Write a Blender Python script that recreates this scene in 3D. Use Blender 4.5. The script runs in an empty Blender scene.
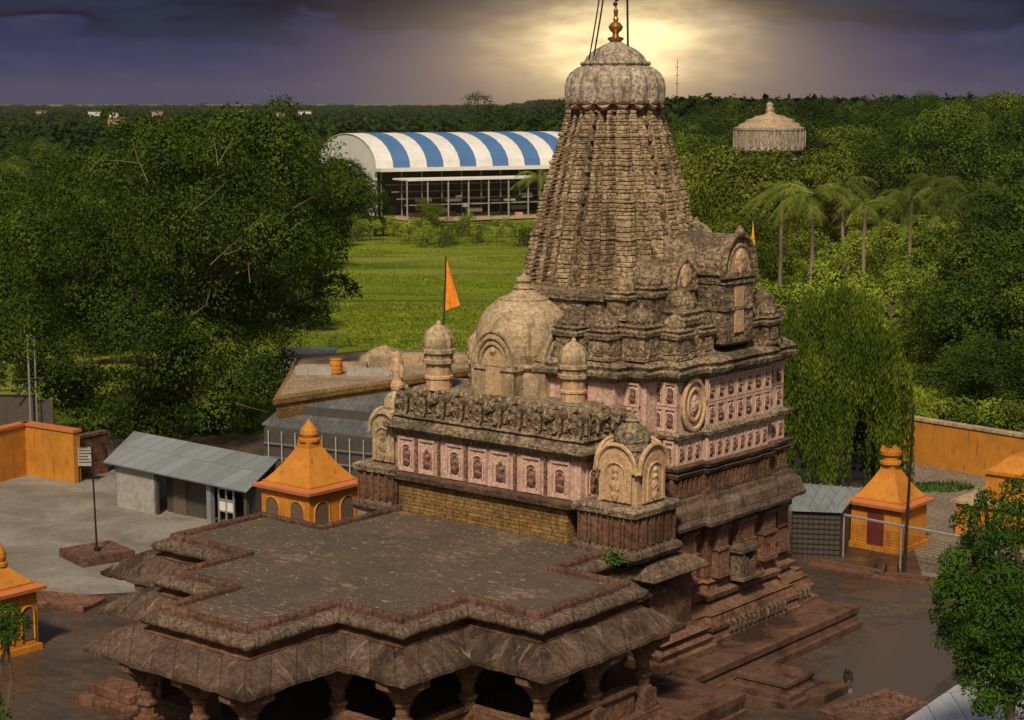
import bpy, bmesh, math, random
import numpy as np
from mathutils import Vector, Matrix, noise
C = bpy.context.scene
R = math.radians
rnd = random.Random(7)

# ------------------------------------------------------------------ camera
H = 22.0; FPX = 1800.0; PITCH = math.atan(260 / FPX)
cam_d = bpy.data.cameras.new('camera'); cam = bpy.data.objects.new('camera', cam_d)
C.collection.objects.link(cam); C.camera = cam
cam.location = (0, 0, H); cam.rotation_euler = (math.pi / 2 - PITCH, 0, 0)
cam_d.sensor_width = 36; cam_d.lens = 36 * FPX / 1024; cam_d.clip_end = 20000; cam_d.clip_start = 1

# ------------------------------------------------------------------ light
SUN_EL, SUN_AZ = 47, -171          # azimuth measured clockwise from +Y (view direction)
C.view_settings.view_transform = 'Standard'; C.view_settings.look = 'None'
C.view_settings.gamma = 1; C.view_settings.exposure = 0.0; C.view_settings.use_curve_mapping = False
sd = bpy.data.lights.new('sun', 'SUN'); sun = bpy.data.objects.new('sun', sd); C.collection.objects.link(sun)
sd.energy = 3.9; sd.angle = R(7); sd.color = (1.0, .83, .58)
_d = Vector((math.sin(R(SUN_AZ)) * math.cos(R(SUN_EL)), math.cos(R(SUN_AZ)) * math.cos(R(SUN_EL)), math.sin(R(SUN_EL))))
sun.rotation_euler = _d.to_track_quat('Z', 'Y').to_euler(); sun.location = (0, -30, 60)

w = bpy.data.worlds.new('World'); C.world = w; w.use_nodes = True
def world():
    nt = w.node_tree; N = nt.nodes; L = nt.links; N.clear()
    def nd(t, **k):
        n = N.new(t)
        for a, b in k.items(): setattr(n, a, b)
        return n
    def m(op, a, b=None, c=None, clamp=False):
        n = nd('ShaderNodeMath', operation=op); n.use_clamp = clamp
        for i, v in enumerate((a, b, c)):
            if v is None: continue
            if isinstance(v, (int, float)): n.inputs[i].default_value = v
            else: L.new(v, n.inputs[i])
        return n.outputs[0]
    def mix(f, a, b):
        n = nd('ShaderNodeMix', data_type='RGBA')
        for s, v in ((n.inputs[0], f), (n.inputs[6], a), (n.inputs[7], b)):
            if isinstance(v, (int, float)): s.default_value = v
            elif isinstance(v, tuple): s.default_value = v + (1,)
            else: L.new(v, s)
        return n.outputs[2]
    def ss(v, a, b):
        n = nd('ShaderNodeMapRange', interpolation_type='SMOOTHSTEP'); L.new(v, n.inputs[0])
        n.inputs[1].default_value = a; n.inputs[2].default_value = b
        return n.outputs[0]
    tc = nd('ShaderNodeTexCoord'); sx = nd('ShaderNodeSeparateXYZ'); L.new(tc.outputs['Generated'], sx.inputs[0])
    x, y, z = sx.outputs
    sky = nd('ShaderNodeTexSky', sky_type='NISHITA'); sky.sun_disc = False
    sky.sun_elevation = R(SUN_EL); sky.sun_rotation = R(SUN_AZ); sky.dust_density = 3
    skys = nd('ShaderNodeVectorMath', operation='SCALE'); L.new(sky.outputs[0], skys.inputs[0]); skys.inputs[3].default_value = 0.09
    # cloud coordinates: azimuth and stretched elevation
    az = m('ARCTAN2', x, y); el = m('ARCSINE', z)
    cv = nd('ShaderNodeCombineXYZ'); L.new(m('MULTIPLY', az, 10.0), cv.inputs[0]); L.new(m('MULTIPLY', el, 30.0), cv.inputs[1])
    n1 = nd('ShaderNodeTexNoise'); n1.inputs['Scale'].default_value = 1.0; n1.inputs['Detail'].default_value = 7; n1.inputs['Roughness'].default_value = .55
    n1.inputs['Distortion'].default_value = .5
    L.new(cv.outputs[0], n1.inputs['Vector'])
    n2 = nd('ShaderNodeTexNoise'); n2.inputs['Scale'].default_value = 3.3; n2.inputs['Detail'].default_value = 6
    L.new(cv.outputs[0], n2.inputs['Vector'])
    c = n1.outputs[0]
    # storm deck: darker with height, dark ragged base
    elc = m('ADD', el, m('MULTIPLY', m('SUBTRACT', c, .5), .075))
    deck = ss(elc, .034, .042)
    low = mix(ss(el, 0, .05), (.050, .050, .125), (.026, .030, .085))
    low = mix(m('MULTIPLY', ss(n2.outputs[0], .4, .75), .35), low, (.075, .072, .14))
    top = mix(ss(c, .35, .65), (.006, .008, .022), (.024, .029, .066))
    cloud = mix(deck, low, top)
    # break in the clouds where the low light comes through
    da = m('DIVIDE', m('SUBTRACT', az, .058), .055); de = m('DIVIDE', m('SUBTRACT', el, .030), .023)
    r2 = m('ADD', m('MULTIPLY', da, da), m('MULTIPLY', de, de))
    r2 = m('ADD', r2, m('MULTIPLY', m('SUBTRACT', m('ADD', m('MULTIPLY', c, .55), m('MULTIPLY', n2.outputs[0], .45)), .5), 4.2))
    g = m('EXPONENT', m('MULTIPLY', m('MAXIMUM', r2, 0.0), -1.25))
    da2 = m('DIVIDE', m('SUBTRACT', az, .055), .105); de2 = m('DIVIDE', m('SUBTRACT', el, .012), .04)
    g2 = m('EXPONENT', m('MULTIPLY', m('ADD', m('MULTIPLY', da2, da2), m('MULTIPLY', de2, de2)), -1.0))
    cloud = mix(m('MULTIPLY', g2, .75), cloud, (.66, .44, .22))
    cloud = mix(m('MULTIPLY', g, .97), cloud, (1.6, 1.22, .62))
    # higher up the deck thins into the sky's own light
    hi = ss(el, .09, .5)
    high = nd('ShaderNodeVectorMath', operation='MULTIPLY_ADD'); L.new(skys.outputs[0], high.inputs[0])
    high.inputs[1].default_value = (.55, .5, .45); high.inputs[2].default_value = (.05, .048, .05)
    out = mix(hi, cloud, high.outputs[0])
    bg = nd('ShaderNodeBackground'); L.new(out, bg.inputs[0]); bg.inputs[1].default_value = 1.0
    o = nd('ShaderNodeOutputWorld'); L.new(bg.outputs[0], o.inputs[0])
world()
w.cycles.sampling_method = 'AUTOMATIC'

# ------------------------------------------------------------------ frame of the temple and pixel helpers (planning only)
AZ = R(39.5); EV = (math.sin(AZ), math.cos(AZ)); EU = (math.cos(AZ), -math.sin(AZ))
def xy(u, v): return (u * EU[0] + v * EV[0], u * EU[1] + v * EV[1])
def at(px, py, z=0.0):
    dx = px - 512; dy = 360 - py
    fy = FPX * math.cos(PITCH) + dy * math.sin(PITCH); fz = -FPX * math.sin(PITCH) + dy * math.cos(PITCH)
    t = (z - H) / fz
    return (dx * t, fy * t, z)
def atY(px, py, Y):
    s = (360 - py) / FPX
    z = H + (s * Y * math.cos(PITCH) - Y * math.sin(PITCH)) / (math.cos(PITCH) + s * math.sin(PITCH))
    d = Y * math.cos(PITCH) - (z - H) * math.sin(PITCH)
    return ((px - 512) * d / FPX, Y, z)

# ------------------------------------------------------------------ materials
def new_mat(name):
    m_ = bpy.data.materials.new(name); m_.use_nodes = True; nt = m_.node_tree
    return m_, nt, nt.nodes['Principled BSDF']
def ramp(nt, src, stops):
    r = nt.nodes.new('ShaderNodeValToRGB'); nt.links.new(src, r.inputs[0])
    e = r.color_ramp.elements
    while len(e) < len(stops): e.new(.5)
    for i, (p, c) in enumerate(stops):
        e[i].position = p; e[i].color = (c if isinstance(c, tuple) else (c, c, c)) + (1,)
    return r.outputs[0]
def tex(nt, kind, scale, vec=None, **k):
    n = nt.nodes.new('ShaderNodeTex' + kind)
    if 'Scale' in n.inputs: n.inputs['Scale'].default_value = scale
    for a, b in k.items():
        if a in n.inputs: n.inputs[a].default_value = b
        else: setattr(n, a, b)
    if vec is not None: nt.links.new(vec, n.inputs['Vector'])
    return n
def mapping(nt, sc=(1, 1, 1), rot=(0, 0, 0)):
    tc = nt.nodes.new('ShaderNodeTexCoord'); mp = nt.nodes.new('ShaderNodeMapping')
    mp.inputs['Scale'].default_value = sc; mp.inputs['Rotation'].default_value = rot
    nt.links.new(tc.outputs['Object'], mp.inputs[0]); return mp.outputs[0]
def mixc(nt, f, a, b, mode='MIX'):
    n = nt.nodes.new('ShaderNodeMix'); n.data_type = 'RGBA'; n.blend_type = mode
    for s, v in ((n.inputs[0], f), (n.inputs[6], a), (n.inputs[7], b)):
        if isinstance(v, (int, float)): s.default_value = v
        elif isinstance(v, tuple): s.default_value = v + (1,)
        else: nt.links.new(v, s)
    return n.outputs[2]
def addv(nt, a, b, k=1.0):
    n = nt.nodes.new('ShaderNodeMath'); n.operation = 'MULTIPLY_ADD'
    nt.links.new(b, n.inputs[0]); n.inputs[1].default_value = k; nt.links.new(a, n.inputs[2]); return n.outputs[0]
def bump(nt, bs, h, strength=.5, dist=.1):
    b = nt.nodes.new('ShaderNodeBump'); b.inputs['Strength'].default_value = strength; b.inputs['Distance'].default_value = dist
    nt.links.new(h, b.inputs['Height']); nt.links.new(b.outputs[0], bs.inputs['Normal'])

def stone(name, light, mid, dark, stain=.5, course=0.0, cw=.7, carve=0.0, bd=.09, streak=.5, pale=.0, palecol=(.42, .38, .32), scl=1.0, rough=.9, slope=0.0, speck=.9):
    """weathered carved stone: mottled colour, rain streaks, black lichen, joints, carved relief"""
    m_, nt, bs = new_mat(name)
    o = mapping(nt); st = mapping(nt, (2.2, 2.2, .35))
    n1 = tex(nt, 'Noise', .9 * scl, o, Detail=8, Roughness=.65)
    n2 = tex(nt, 'Noise', 7 * scl, o, Detail=5, Roughness=.7)
    n3 = tex(nt, 'Noise', .45 * scl, o, Detail=6, Roughness=.6, Distortion=.4)
    ns = tex(nt, 'Noise', 1.6 * scl, st, Detail=6, Roughness=.65)
    col = mixc(nt, ramp(nt, n1.outputs[0], [(.36, 0.), (.64, 1.)]), mid, light)
    col = mixc(nt, ramp(nt, n2.outputs[0], [(.40, speck), (.56, 0.)]), col, dark)
    n5 = tex(nt, 'Noise', 16 * scl, o, Detail=3, Roughness=.6)
    col = mixc(nt, ramp(nt, n5.outputs[0], [(.54, 0.), (.64, .4 * speck)]), col, tuple(min(.75, c * 1.5) for c in light))
    col = mixc(nt, ramp(nt, ns.outputs[0], [(.50, 0.), (.68, streak)]), col, dark)
    col = mixc(nt, ramp(nt, n3.outputs[0], [(.49, 0.), (.60, stain)]), col, tuple(c * .5 for c in dark))
    if pale:
        n4 = tex(nt, 'Noise', 2.4 * scl, o, Detail=9, Roughness=.75, Distortion=.6)
        col = mixc(nt, ramp(nt, n4.outputs[0], [(.56, 0.), (.66, pale)]), col, palecol)
    h = tex(nt, 'Noise', 5 * scl, o, Detail=7, Roughness=.75).outputs[0]
    if course:
        sep = nt.nodes.new('ShaderNodeSeparateXYZ'); nt.links.new(o, sep.inputs[0])
        cx = nt.nodes.new('ShaderNodeMath'); cx.operation = 'ADD'; nt.links.new(sep.outputs[0], cx.inputs[0]); nt.links.new(sep.outputs[1], cx.inputs[1])
        cc = nt.nodes.new('ShaderNodeCombineXYZ'); nt.links.new(cx.outputs[0], cc.inputs[0]); nt.links.new(sep.outputs[2], cc.inputs[1])
        br = nt.nodes.new('ShaderNodeTexBrick'); nt.links.new(cc.outputs[0], br.inputs['Vector'])
        br.inputs['Scale'].default_value = 1; br.inputs['Brick Width'].default_value = cw; br.inputs['Row Height'].default_value = course
        br.inputs['Mortar Size'].default_value = .018; br.inputs['Mortar Smooth'].default_value = .6
        br.inputs['Color1'].default_value = (1, 1, 1, 1); br.inputs['Color2'].default_value = (.66, .66, .66, 1); br.inputs['Mortar'].default_value = (.25, .25, .25, 1)
        col = mixc(nt, .75, col, br.outputs[0], 'MULTIPLY')
        h = addv(nt, h, br.outputs[0], .8)
    if carve:
        vo = tex(nt, 'Voronoi', 4.2 * scl, mapping(nt, (1, 1, 1.3)), feature='F1')
        v2 = tex(nt, 'Voronoi', 11 * scl, o, feature='F1')
        h = addv(nt, h, vo.outputs[0], -1.3 * carve); h = addv(nt, h, v2.outputs[0], -.7 * carve)
        col = mixc(nt, ramp(nt, vo.outputs[0], [(.45, 0.), (.75, .55 * carve)]), col, tuple(c * .6 for c in dark))
    if slope:      # ribs and rain streaks running down a sloping slab
        tcn = nt.nodes.new('ShaderNodeTexCoord'); sn = nt.nodes.new('ShaderNodeSeparateXYZ'); nt.links.new(tcn.outputs['Normal'], sn.inputs[0])
        def mth(op, a_, b_=None):
            q = nt.nodes.new('ShaderNodeMath'); q.operation = op; nt.links.new(a_, q.inputs[0])
            if b_ is not None: nt.links.new(b_, q.inputs[1])
            return q.outputs[0]
        sel = mth('GREATER_THAN', mth('ABSOLUTE', sn.outputs[0]), mth('ABSOLUTE', sn.outputs[1]))
        na = tex(nt, 'Noise', 1.0, mapping(nt, (3.6, .5, .5)), Detail=5, Roughness=.6, Distortion=.4).outputs[0]
        nb = tex(nt, 'Noise', 1.0, mapping(nt, (.5, 3.6, .5)), Detail=5, Roughness=.6, Distortion=.4).outputs[0]
        mf = nt.nodes.new('ShaderNodeMix'); mf.data_type = 'FLOAT'; nt.links.new(sel, mf.inputs[0]); nt.links.new(na, mf.inputs[2]); nt.links.new(nb, mf.inputs[3])
        col = mixc(nt, ramp(nt, mf.outputs[0], [(.36, slope), (.44, 0.)]), col, tuple(c * .8 for c in dark))
        col = mixc(nt, ramp(nt, mf.outputs[0], [(.60, 0.), (.68, slope)]), col, palecol)
        h = addv(nt, h, mf.outputs[0], .9)
    nt.links.new(col, bs.inputs['Base Color']); bs.inputs['Roughness'].default_value = rough
    bs.inputs['Specular IOR Level'].default_value = .15
    bump(nt, bs, h, 1.0, bd * 1.5)
    return m_

def paint(name, col, dirt, rough=.7, amt=.5, sc=1.2, bd=.01):
    m_, nt, bs = new_mat(name)
    o = mapping(nt); st = mapping(nt, (3, 3, .4))
    n1 = tex(nt, 'Noise', sc, o, Detail=7, Roughness=.65); n2 = tex(nt, 'Noise', 1.5, st, Detail=5, Roughness=.7)
    c = mixc(nt, ramp(nt, n1.outputs[0], [(.35, 0.), (.7, amt)]), col, tuple(a * .62 for a in col))
    c = mixc(nt, ramp(nt, n2.outputs[0], [(.56, 0.), (.72, amt)]), c, dirt)
    nt.links.new(c, bs.inputs['Base Color']); bs.inputs['Roughness'].default_value = rough
    bump(nt, bs, tex(nt, 'Noise', 14, o, Detail=5).outputs[0], .6, bd)
    return m_

def leaf_mat(name, a, b, c, var=.45):
    m_, nt, bs = new_mat(name)
    g = nt.nodes.new('ShaderNodeNewGeometry'); oi = nt.nodes.new('ShaderNodeObjectInfo')
    mixt = lambda p, q, t: tuple(x * (1 - t) + y * t for x, y in zip(p, q))
    col = ramp(nt, g.outputs['Random Per Island'], [(0., mixt(a, b, .4)), (.55, b), (1., mixt(b, c, .5))])
    n = tex(nt, 'Noise', .4, mapping(nt), Detail=3)  # clump shading put into the leaf colour with broad noise
    col = mixc(nt, ramp(nt, n.outputs[0], [(.4, 0.), (.6, .8)]), col, a)
    col = mixc(nt, ramp(nt, n.outputs[0], [(.3, .5), (.45, 0.)]), col, c)
    hv = nt.nodes.new('ShaderNodeHueSaturation'); nt.links.new(col, hv.inputs['Color'])
    mr = nt.nodes.new('ShaderNodeMapRange'); nt.links.new(oi.outputs['Random'], mr.inputs[0]); mr.inputs[3].default_value = 1 - var; mr.inputs[4].default_value = 1 + var
    nt.links.new(mr.outputs[0], hv.inputs['Value'])
    mh = nt.nodes.new('ShaderNodeMapRange'); nt.links.new(oi.outputs['Random'], mh.inputs[0]); mh.inputs[3].default_value = .51; mh.inputs[4].default_value = .485
    nt.links.new(mh.outputs[0], hv.inputs['Hue'])
    nt.links.new(hv.outputs[0], bs.inputs['Base Color']); bs.inputs['Roughness'].default_value = .75
    bs.inputs['Specular IOR Level'].default_value = .08
    tr = nt.nodes.new('ShaderNodeBsdfTranslucent'); nt.links.new(hv.outputs[0], tr.inputs[0])
    mx = nt.nodes.new('ShaderNodeMixShader'); mx.inputs[0].default_value = .14
    nt.links.new(bs.outputs[0], mx.inputs[1]); nt.links.new(tr.outputs[0], mx.inputs[2])
    nt.links.new(mx.outputs[0], nt.nodes['Material Output'].inputs[0])
    return m_
def simple(name, col, rough=.6, metal=0.0):
    m_, nt, bs = new_mat(name)
    n = tex(nt, 'Noise', 6, mapping(nt), Detail=5)
    c = mixc(nt, ramp(nt, n.outputs[0], [(.35, 0.), (.7, .6)]), col, tuple(a * .6 for a in col))
    nt.links.new(c, bs.inputs['Base Color']); bs.inputs['Roughness'].default_value = rough; bs.inputs['Metallic'].default_value = metal
    return m_

M = {}
M['spire'] = stone('spire_stone', (.56, .415, .26), (.37, .265, .17), (.09, .06, .04), stain=.5, course=0, carve=.5, bd=.05, streak=.75, pale=.6, palecol=(.62, .54, .42))
M['tier'] = stone('tier_stone', (.50, .38, .25), (.32, .235, .16), (.075, .053, .038), stain=.6, carve=.6, bd=.09, streak=.6, pale=.5, palecol=(.52, .46, .37))
M['cornice'] = stone('weathered_cornice', (.47, .38, .26), (.29, .215, .145), (.06, .045, .034), stain=.7, carve=.35, bd=.08, streak=.7, pale=.4)
M['dome'] = stone('lime_plaster', (.56, .43, .28), (.42, .31, .195), (.14, .10, .07), stain=.4, carve=.1, bd=.02, speck=.6, streak=.75, pale=.3)
M['amalaka'] = stone('amalaka_plaster', (.50, .44, .37), (.36, .29, .235), (.12, .085, .065), stain=.15, bd=.015, streak=.95, pale=.3, palecol=(.6, .54, .48))
M['tan'] = stone('tan_stone', (.64, .44, .27), (.52, .345, .21), (.24, .14, .085), stain=.2, carve=.15, bd=.02, speck=.5, streak=.35)
M['pink'] = stone('pink_limewash', (.70, .49, .42), (.58, .38, .32), (.24, .135, .11), stain=.18, carve=.05, bd=.02, speck=.6, streak=.4, pale=.35, palecol=(.62, .47, .41))
M['niche_shadow'] = stone('niche_shade_carving', (.36, .21, .17), (.24, .135, .11), (.09, .055, .045), stain=.2, carve=.5, bd=.05)  # niche shade put into the colour of the carved figures and fields
M['red'] = stone('red_basalt', (.235, .118, .076), (.15, .074, .048), (.042, .025, .019), stain=.6, course=.42, cw=.9, carve=.1, bd=.025, speck=.4, streak=.5, pale=.22, palecol=(.32, .24, .19))
M['eave2'] = stone('rolled_eave_stone', (.23, .16, .12), (.135, .092, .07), (.045, .032, .026), stain=.6, bd=.04, course=6, cw=1.3, pale=.3, palecol=(.34, .27, .22), speck=.5)
M['plat'] = stone('platform_slab', (.165, .085, .058), (.085, .05, .037), (.03, .02, .016), stain=.8, bd=.015, speck=.4, streak=.2, pale=.15, palecol=(.3, .2, .15))
M['redcarve'] = stone('carved_red_basalt', (.26, .14, .09), (.16, .085, .056), (.042, .026, .02), stain=.6, carve=.4, bd=.035, speck=.45, streak=.4, pale=.2, palecol=(.3, .23, .18))
M['chajja'] = stone('eave_stone', (.185, .12, .09), (.11, .072, .055), (.038, .027, .022), stain=.7, carve=.0, course=6, cw=1.1, slope=.55, speck=.6, bd=.05, streak=.3, pale=.42, palecol=(.34, .265, .22))
M['kerb'] = stone('roof_kerb', (.22, .118, .082), (.14, .076, .055), (.055, .034, .027), course=6, cw=1.4, stain=.3, bd=.04, pale=.2, palecol=(.33, .26, .2))
M['roll'] = stone('roof_roll', (.27, .19, .14), (.165, .115, .087), (.055, .039, .031), course=6, cw=1.2, stain=.35, bd=.06, pale=.5, palecol=(.38, .31, .25))
M['ochre'] = stone('ochre_brick', (.42, .265, .10), (.29, .175, .06), (.12, .07, .03), stain=.35, course=.15, cw=1.2, bd=.04, streak=.5)
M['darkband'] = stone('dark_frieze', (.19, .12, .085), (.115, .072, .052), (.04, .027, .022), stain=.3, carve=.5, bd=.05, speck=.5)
M['gold'] = simple('brass', (.45, .24, .06), .4, .8)
M['iron'] = simple('dark_iron', (.03, .025, .022), .6, .4)
M['rail'] = simple('galvanised_pipe', (.42, .42, .42), .45, .5)
M['orange'] = paint('orange_limewash', (.56, .215, .018), (.16, .06, .025), amt=.95, sc=.9)
M['orange2'] = paint('orange_wall_paint', (.52, .215, .022), (.13, .06, .025), amt=.95, sc=.8)
M['trim'] = paint('terracotta_trim', (.5, .16, .05), (.2, .08, .04))
M['door'] = simple('maroon_door', (.13, .022, .018), .6)
M['whitewall'] = paint('flaking_whitewash', (.36, .35, .33), (.1, .09, .08), amt=.9, sc=3)
M['darkwall'] = paint('dark_wall_paint', (.07, .06, .052), (.02, .018, .016), amt=.7, sc=3)  # very dark brown coat with mottling and streaks
M['white'] = paint('white_paint', (.66, .65, .62), (.3, .28, .25), amt=.3)
M['blue'] = paint('blue_sheet', (.065, .17, .40), (.05, .08, .13), amt=.5, sc=.4)
M['whitesheet'] = paint('white_sheet', (.74, .74, .73), (.36, .34, .31), amt=.5, sc=.4)
M['cloth'] = simple('saffron_cloth', (.85, .27, .02), .8)
M['clothy'] = simple('yellow_cloth', (.9, .5, .03), .8)
M['bark'] = simple('bark', (.12, .085, .06), .9)
M['palebark'] = simple('bare_branch', (.14, .115, .08), .9)
M['palmbark'] = simple('palm_bark', (.26, .2, .14), .9)
M['weed'] = leaf_mat('weed', (.02, .06, .008), (.035, .12, .012), (.06, .17, .02), 0)
M['leaf_big'] = leaf_mat('banyan_leaf', (.02, .046, .005), (.05, .092, .009), (.11, .155, .018), 0)
M['leaf_dark'] = leaf_mat('dark_leaf', (.018, .042, .005), (.045, .084, .010), (.085, .125, .018))
M['leaf_mid'] = leaf_mat('mid_leaf', (.035, .065, .007), (.08, .125, .013), (.14, .185, .026))
M['leaf_olive'] = leaf_mat('olive_leaf', (.08, .115, .012), (.16, .205, .022), (.23, .27, .04))
M['leaf_willow'] = leaf_mat('hanging_leaf', (.04, .068, .006), (.095, .135, .011), (.185, .22, .024), 0)
M['leaf_bright'] = leaf_mat('bright_shrub_leaf', (.11, .17, .014), (.19, .27, .025), (.28, .35, .05), .3)
M['leaf_palm'] = leaf_mat('palm_leaf', (.065, .10, .014), (.125, .165, .028), (.22, .26, .055))
M['leaf_near'] = leaf_mat('near_leaf', (.02, .055, .006), (.05, .115, .011), (.12, .20, .025), 0)

def roof_mat():
    m_, nt, bs = new_mat('roof_screed')
    o = mapping(nt); n1 = tex(nt, 'Noise', .5, o, Detail=8, Roughness=.7); n2 = tex(nt, 'Noise', 9, o, Detail=5, Roughness=.7)
    s = tex(nt, 'Noise', 1.6, mapping(nt, (1.1, 3.2, 1), (0, 0, .25)), Detail=10, Roughness=.82, Distortion=1.0)
    c = mixc(nt, ramp(nt, n1.outputs[0], [(.35, 0.), (.65, 1.)]), (.070, .050, .034), (.112, .080, .053))
    c = mixc(nt, ramp(nt, n2.outputs[0], [(.4, .5), (.6, 0.)]), c, (.05, .04, .03))
    n7 = tex(nt, 'Noise', .28, o, Detail=3); ad = addv(nt, s.outputs[0], n7.outputs[0], .45)
    c = mixc(nt, ramp(nt, ad, [(.80, 0.), (.84, .85), (.92, .4)]), c, (.29, .19, .14))
    s2 = tex(nt, 'Noise', 3.1, mapping(nt, (1, 2.5, 1), (0, 0, -.3)), Detail=6, Roughness=.8, Distortion=.6)
    c = mixc(nt, ramp(nt, s2.outputs[0], [(.60, 0.), (.63, .95)]), c, (.46, .39, .33))
    nt.links.new(c, bs.inputs['Base Color']); bs.inputs['Roughness'].default_value = .85
    bump(nt, bs, n2.outputs[0], .8, .03); return m_
M['roof'] = roof_mat()
def tin(name, col, dirt, per=.2, rust=.4, rough=.5, axis=0):
    m_, nt, bs = new_mat(name)
    sc = [1, 1, 1]; o = mapping(nt)
    wv = tex(nt, 'Wave', 1 / per / 3.2 * 1.6, o, bands_direction='X' if axis == 0 else 'Y')
    n1 = tex(nt, 'Noise', 1.1, mapping(nt, (3, .5, 1) if axis == 0 else (.5, 3, 1)), Detail=7, Roughness=.7)
    c = mixc(nt, ramp(nt, n1.outputs[0], [(.4, 0.), (.7, rust)]), col, dirt)
    sh = tex(nt, 'Brick', 1, o); sh.inputs['Brick Width'].default_value = .9; sh.inputs['Row Height'].default_value = 2.2; sh.inputs['Mortar Size'].default_value = .02
    sh.inputs['Color1'].default_value = (1, 1, 1, 1); sh.inputs['Color2'].default_value = (.62, .62, .62, 1); sh.inputs['Mortar'].default_value = (.3, .3, .3, 1)
    c = mixc(nt, .8, c, sh.outputs[0], 'MULTIPLY')
    nt.links.new(c, bs.inputs['Base Color']); bs.inputs['Roughness'].default_value = rough; bs.inputs['Metallic'].default_value = .35
    bump(nt, bs, wv.outputs[1], .6, .03); return m_
M['tin'] = tin('galvanised_tin', (.36, .41, .45), (.2, .2, .2))
M['tin_near'] = tin('pale_tin', (.5, .53, .58), (.32, .33, .36), rust=.5)
M['sheet'] = tin('grey_sheet', (.24, .25, .26), (.1, .1, .1), per=.5, rust=.8)

# ------------------------------------------------------------------ mesh helpers
class MB:
    def __init__(s): s.v = []; s.f = []
    def add(s, vs, fs):
        n = len(s.v); s.v += [tuple(p) for p in vs]; s.f += [tuple(i + n for i in f) for f in fs]; return n
    def box(s, x0, x1, y0, y1, z0, z1, tp=0.0, rot=0.0):
        cx, cy = (x0 + x1) / 2, (y0 + y1) / 2; vs = []
        for z, t in ((z0, 0), (z1, tp)):
            for a, b in ((x0 + t, y0 + t), (x1 - t, y0 + t), (x1 - t, y1 - t), (x0 + t, y1 - t)):
                dx, dy = a - cx, b - cy
                vs.append((cx + dx * math.cos(rot) - dy * math.sin(rot), cy + dx * math.sin(rot) + dy * math.cos(rot), z))
        s.add(vs, [(3, 2, 1, 0), (4, 5, 6, 7), (0, 1, 5, 4), (1, 2, 6, 5), (2, 3, 7, 6), (3, 0, 4, 7)])
        return s
    def rings(s, rs, cap0=True, cap1=True):
        n = len(rs[0]); b = len(s.v)
        for r in rs: s.v += [tuple(p) for p in r]
        for k in range(len(rs) - 1):
            for i in range(n):
                j = (i + 1) % n; s.f.append((b + k * n + i, b + k * n + j, b + (k + 1) * n + j, b + (k + 1) * n + i))
        if cap0: s.f.append(tuple(b + i for i in reversed(range(n))))
        if cap1: s.f.append(tuple(b + (len(rs) - 1) * n + i for i in range(n)))
        return s
    def lathe(s, cx, cy, prof, seg=16, lobe=0, la=0.0, ph=0.0, sx=1, sy=1):
        rs = []
        for r, z in prof:
            rs.append([(cx + sx * r * (1 + (la * (abs(math.cos(lobe * a / 2)) - .6) if lobe else 0)) * math.cos(a + ph),
                        cy + sy * r * (1 + (la * (abs(math.cos(lobe * a / 2)) - .6) if lobe else 0)) * math.sin(a + ph), z)
                       for a in [2 * math.pi * i / seg for i in range(seg)]])
        return s.rings(rs)
    def tube(s, pts, r, seg=6, r1=None):
        rs = []; P = [Vector(p) for p in pts]
        for i, p in enumerate(P):
            d = (P[min(i + 1, len(P) - 1)] - P[max(i - 1, 0)]).normalized()
            a = d.orthogonal().normalized() if i == 0 or abs(d.dot(pa)) > .99 else (pa - d * d.dot(pa)).normalized()
            pa = a; b = d.cross(a); t = i / max(1, len(P) - 1); rr = r + ((r if r1 is None else r1) - r) * t
            rs.append([p + (a * math.cos(q) + b * math.sin(q)) * rr for q in [2 * math.pi * k / seg for k in range(seg)]])
        return s.rings(rs)
    def blob(s, c, r, seed=0, n=8, amp=.25):
        sx, sy, sz = r if isinstance(r, (tuple, list)) else (r, r, r); rs = []
        for k in range(1, n):
            th = math.pi * k / n; ring = []
            for i in range(n + 4):
                a = 2 * math.pi * i / (n + 4); d = Vector((math.sin(th) * math.cos(a), math.sin(th) * math.sin(a), math.cos(th)))
                q = 1 + amp * noise.noise(d * 1.8 + Vector((seed * 7.3, 0, seed)))
                ring.append((c[0] + d.x * sx * q, c[1] + d.y * sy * q, c[2] + d.z * sz * q))
            rs.append(ring)
        return s.rings(rs[::-1])
    def xform(s, m, start=0):
        for i in range(start, len(s.v)): s.v[i] = tuple(m @ Vector(s.v[i]))
        return s
    def jitter(s, amp=.02, freq=1.3, seed=0, start=0):
        for i in range(start, len(s.v)):
            p = Vector(s.v[i]); n = noise.noise_vector(p * freq + Vector((seed, seed * 2, 0)))
            s.v[i] = tuple(p + n * amp)
        return s
    def build(s, name, mat, parent=None, o=(0, 0, 0), smooth=False, sub=0, disp=0.0, dfreq=3.0, fix=True):
        me = bpy.data.meshes.new(name); me.from_pydata([(a - o[0], b - o[1], c - o[2]) for a, b, c in s.v], [], s.f)
        bm = bmesh.new(); bm.from_mesh(me)
        if sub: bmesh.ops.subdivide_edges(bm, edges=bm.edges[:], cuts=sub, use_grid_fill=True)
        if fix: bmesh.ops.recalc_face_normals(bm, faces=bm.faces[:])
        if disp:
            bm.normal_update()
            for v in bm.verts:
                v.co += v.normal * disp * (noise.noise(v.co * dfreq) + .5 * noise.noise(v.co * dfreq * 2.3))
        bm.to_mesh(me); bm.free()
        if smooth: me.polygons.foreach_set('use_smooth', [True] * len(me.polygons))
        me.materials.append(M[mat] if isinstance(mat, str) else mat)
        ob = bpy.data.objects.new(name, me); C.collection.objects.link(ob)
        if parent: ob.parent = parent
        return ob
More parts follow.
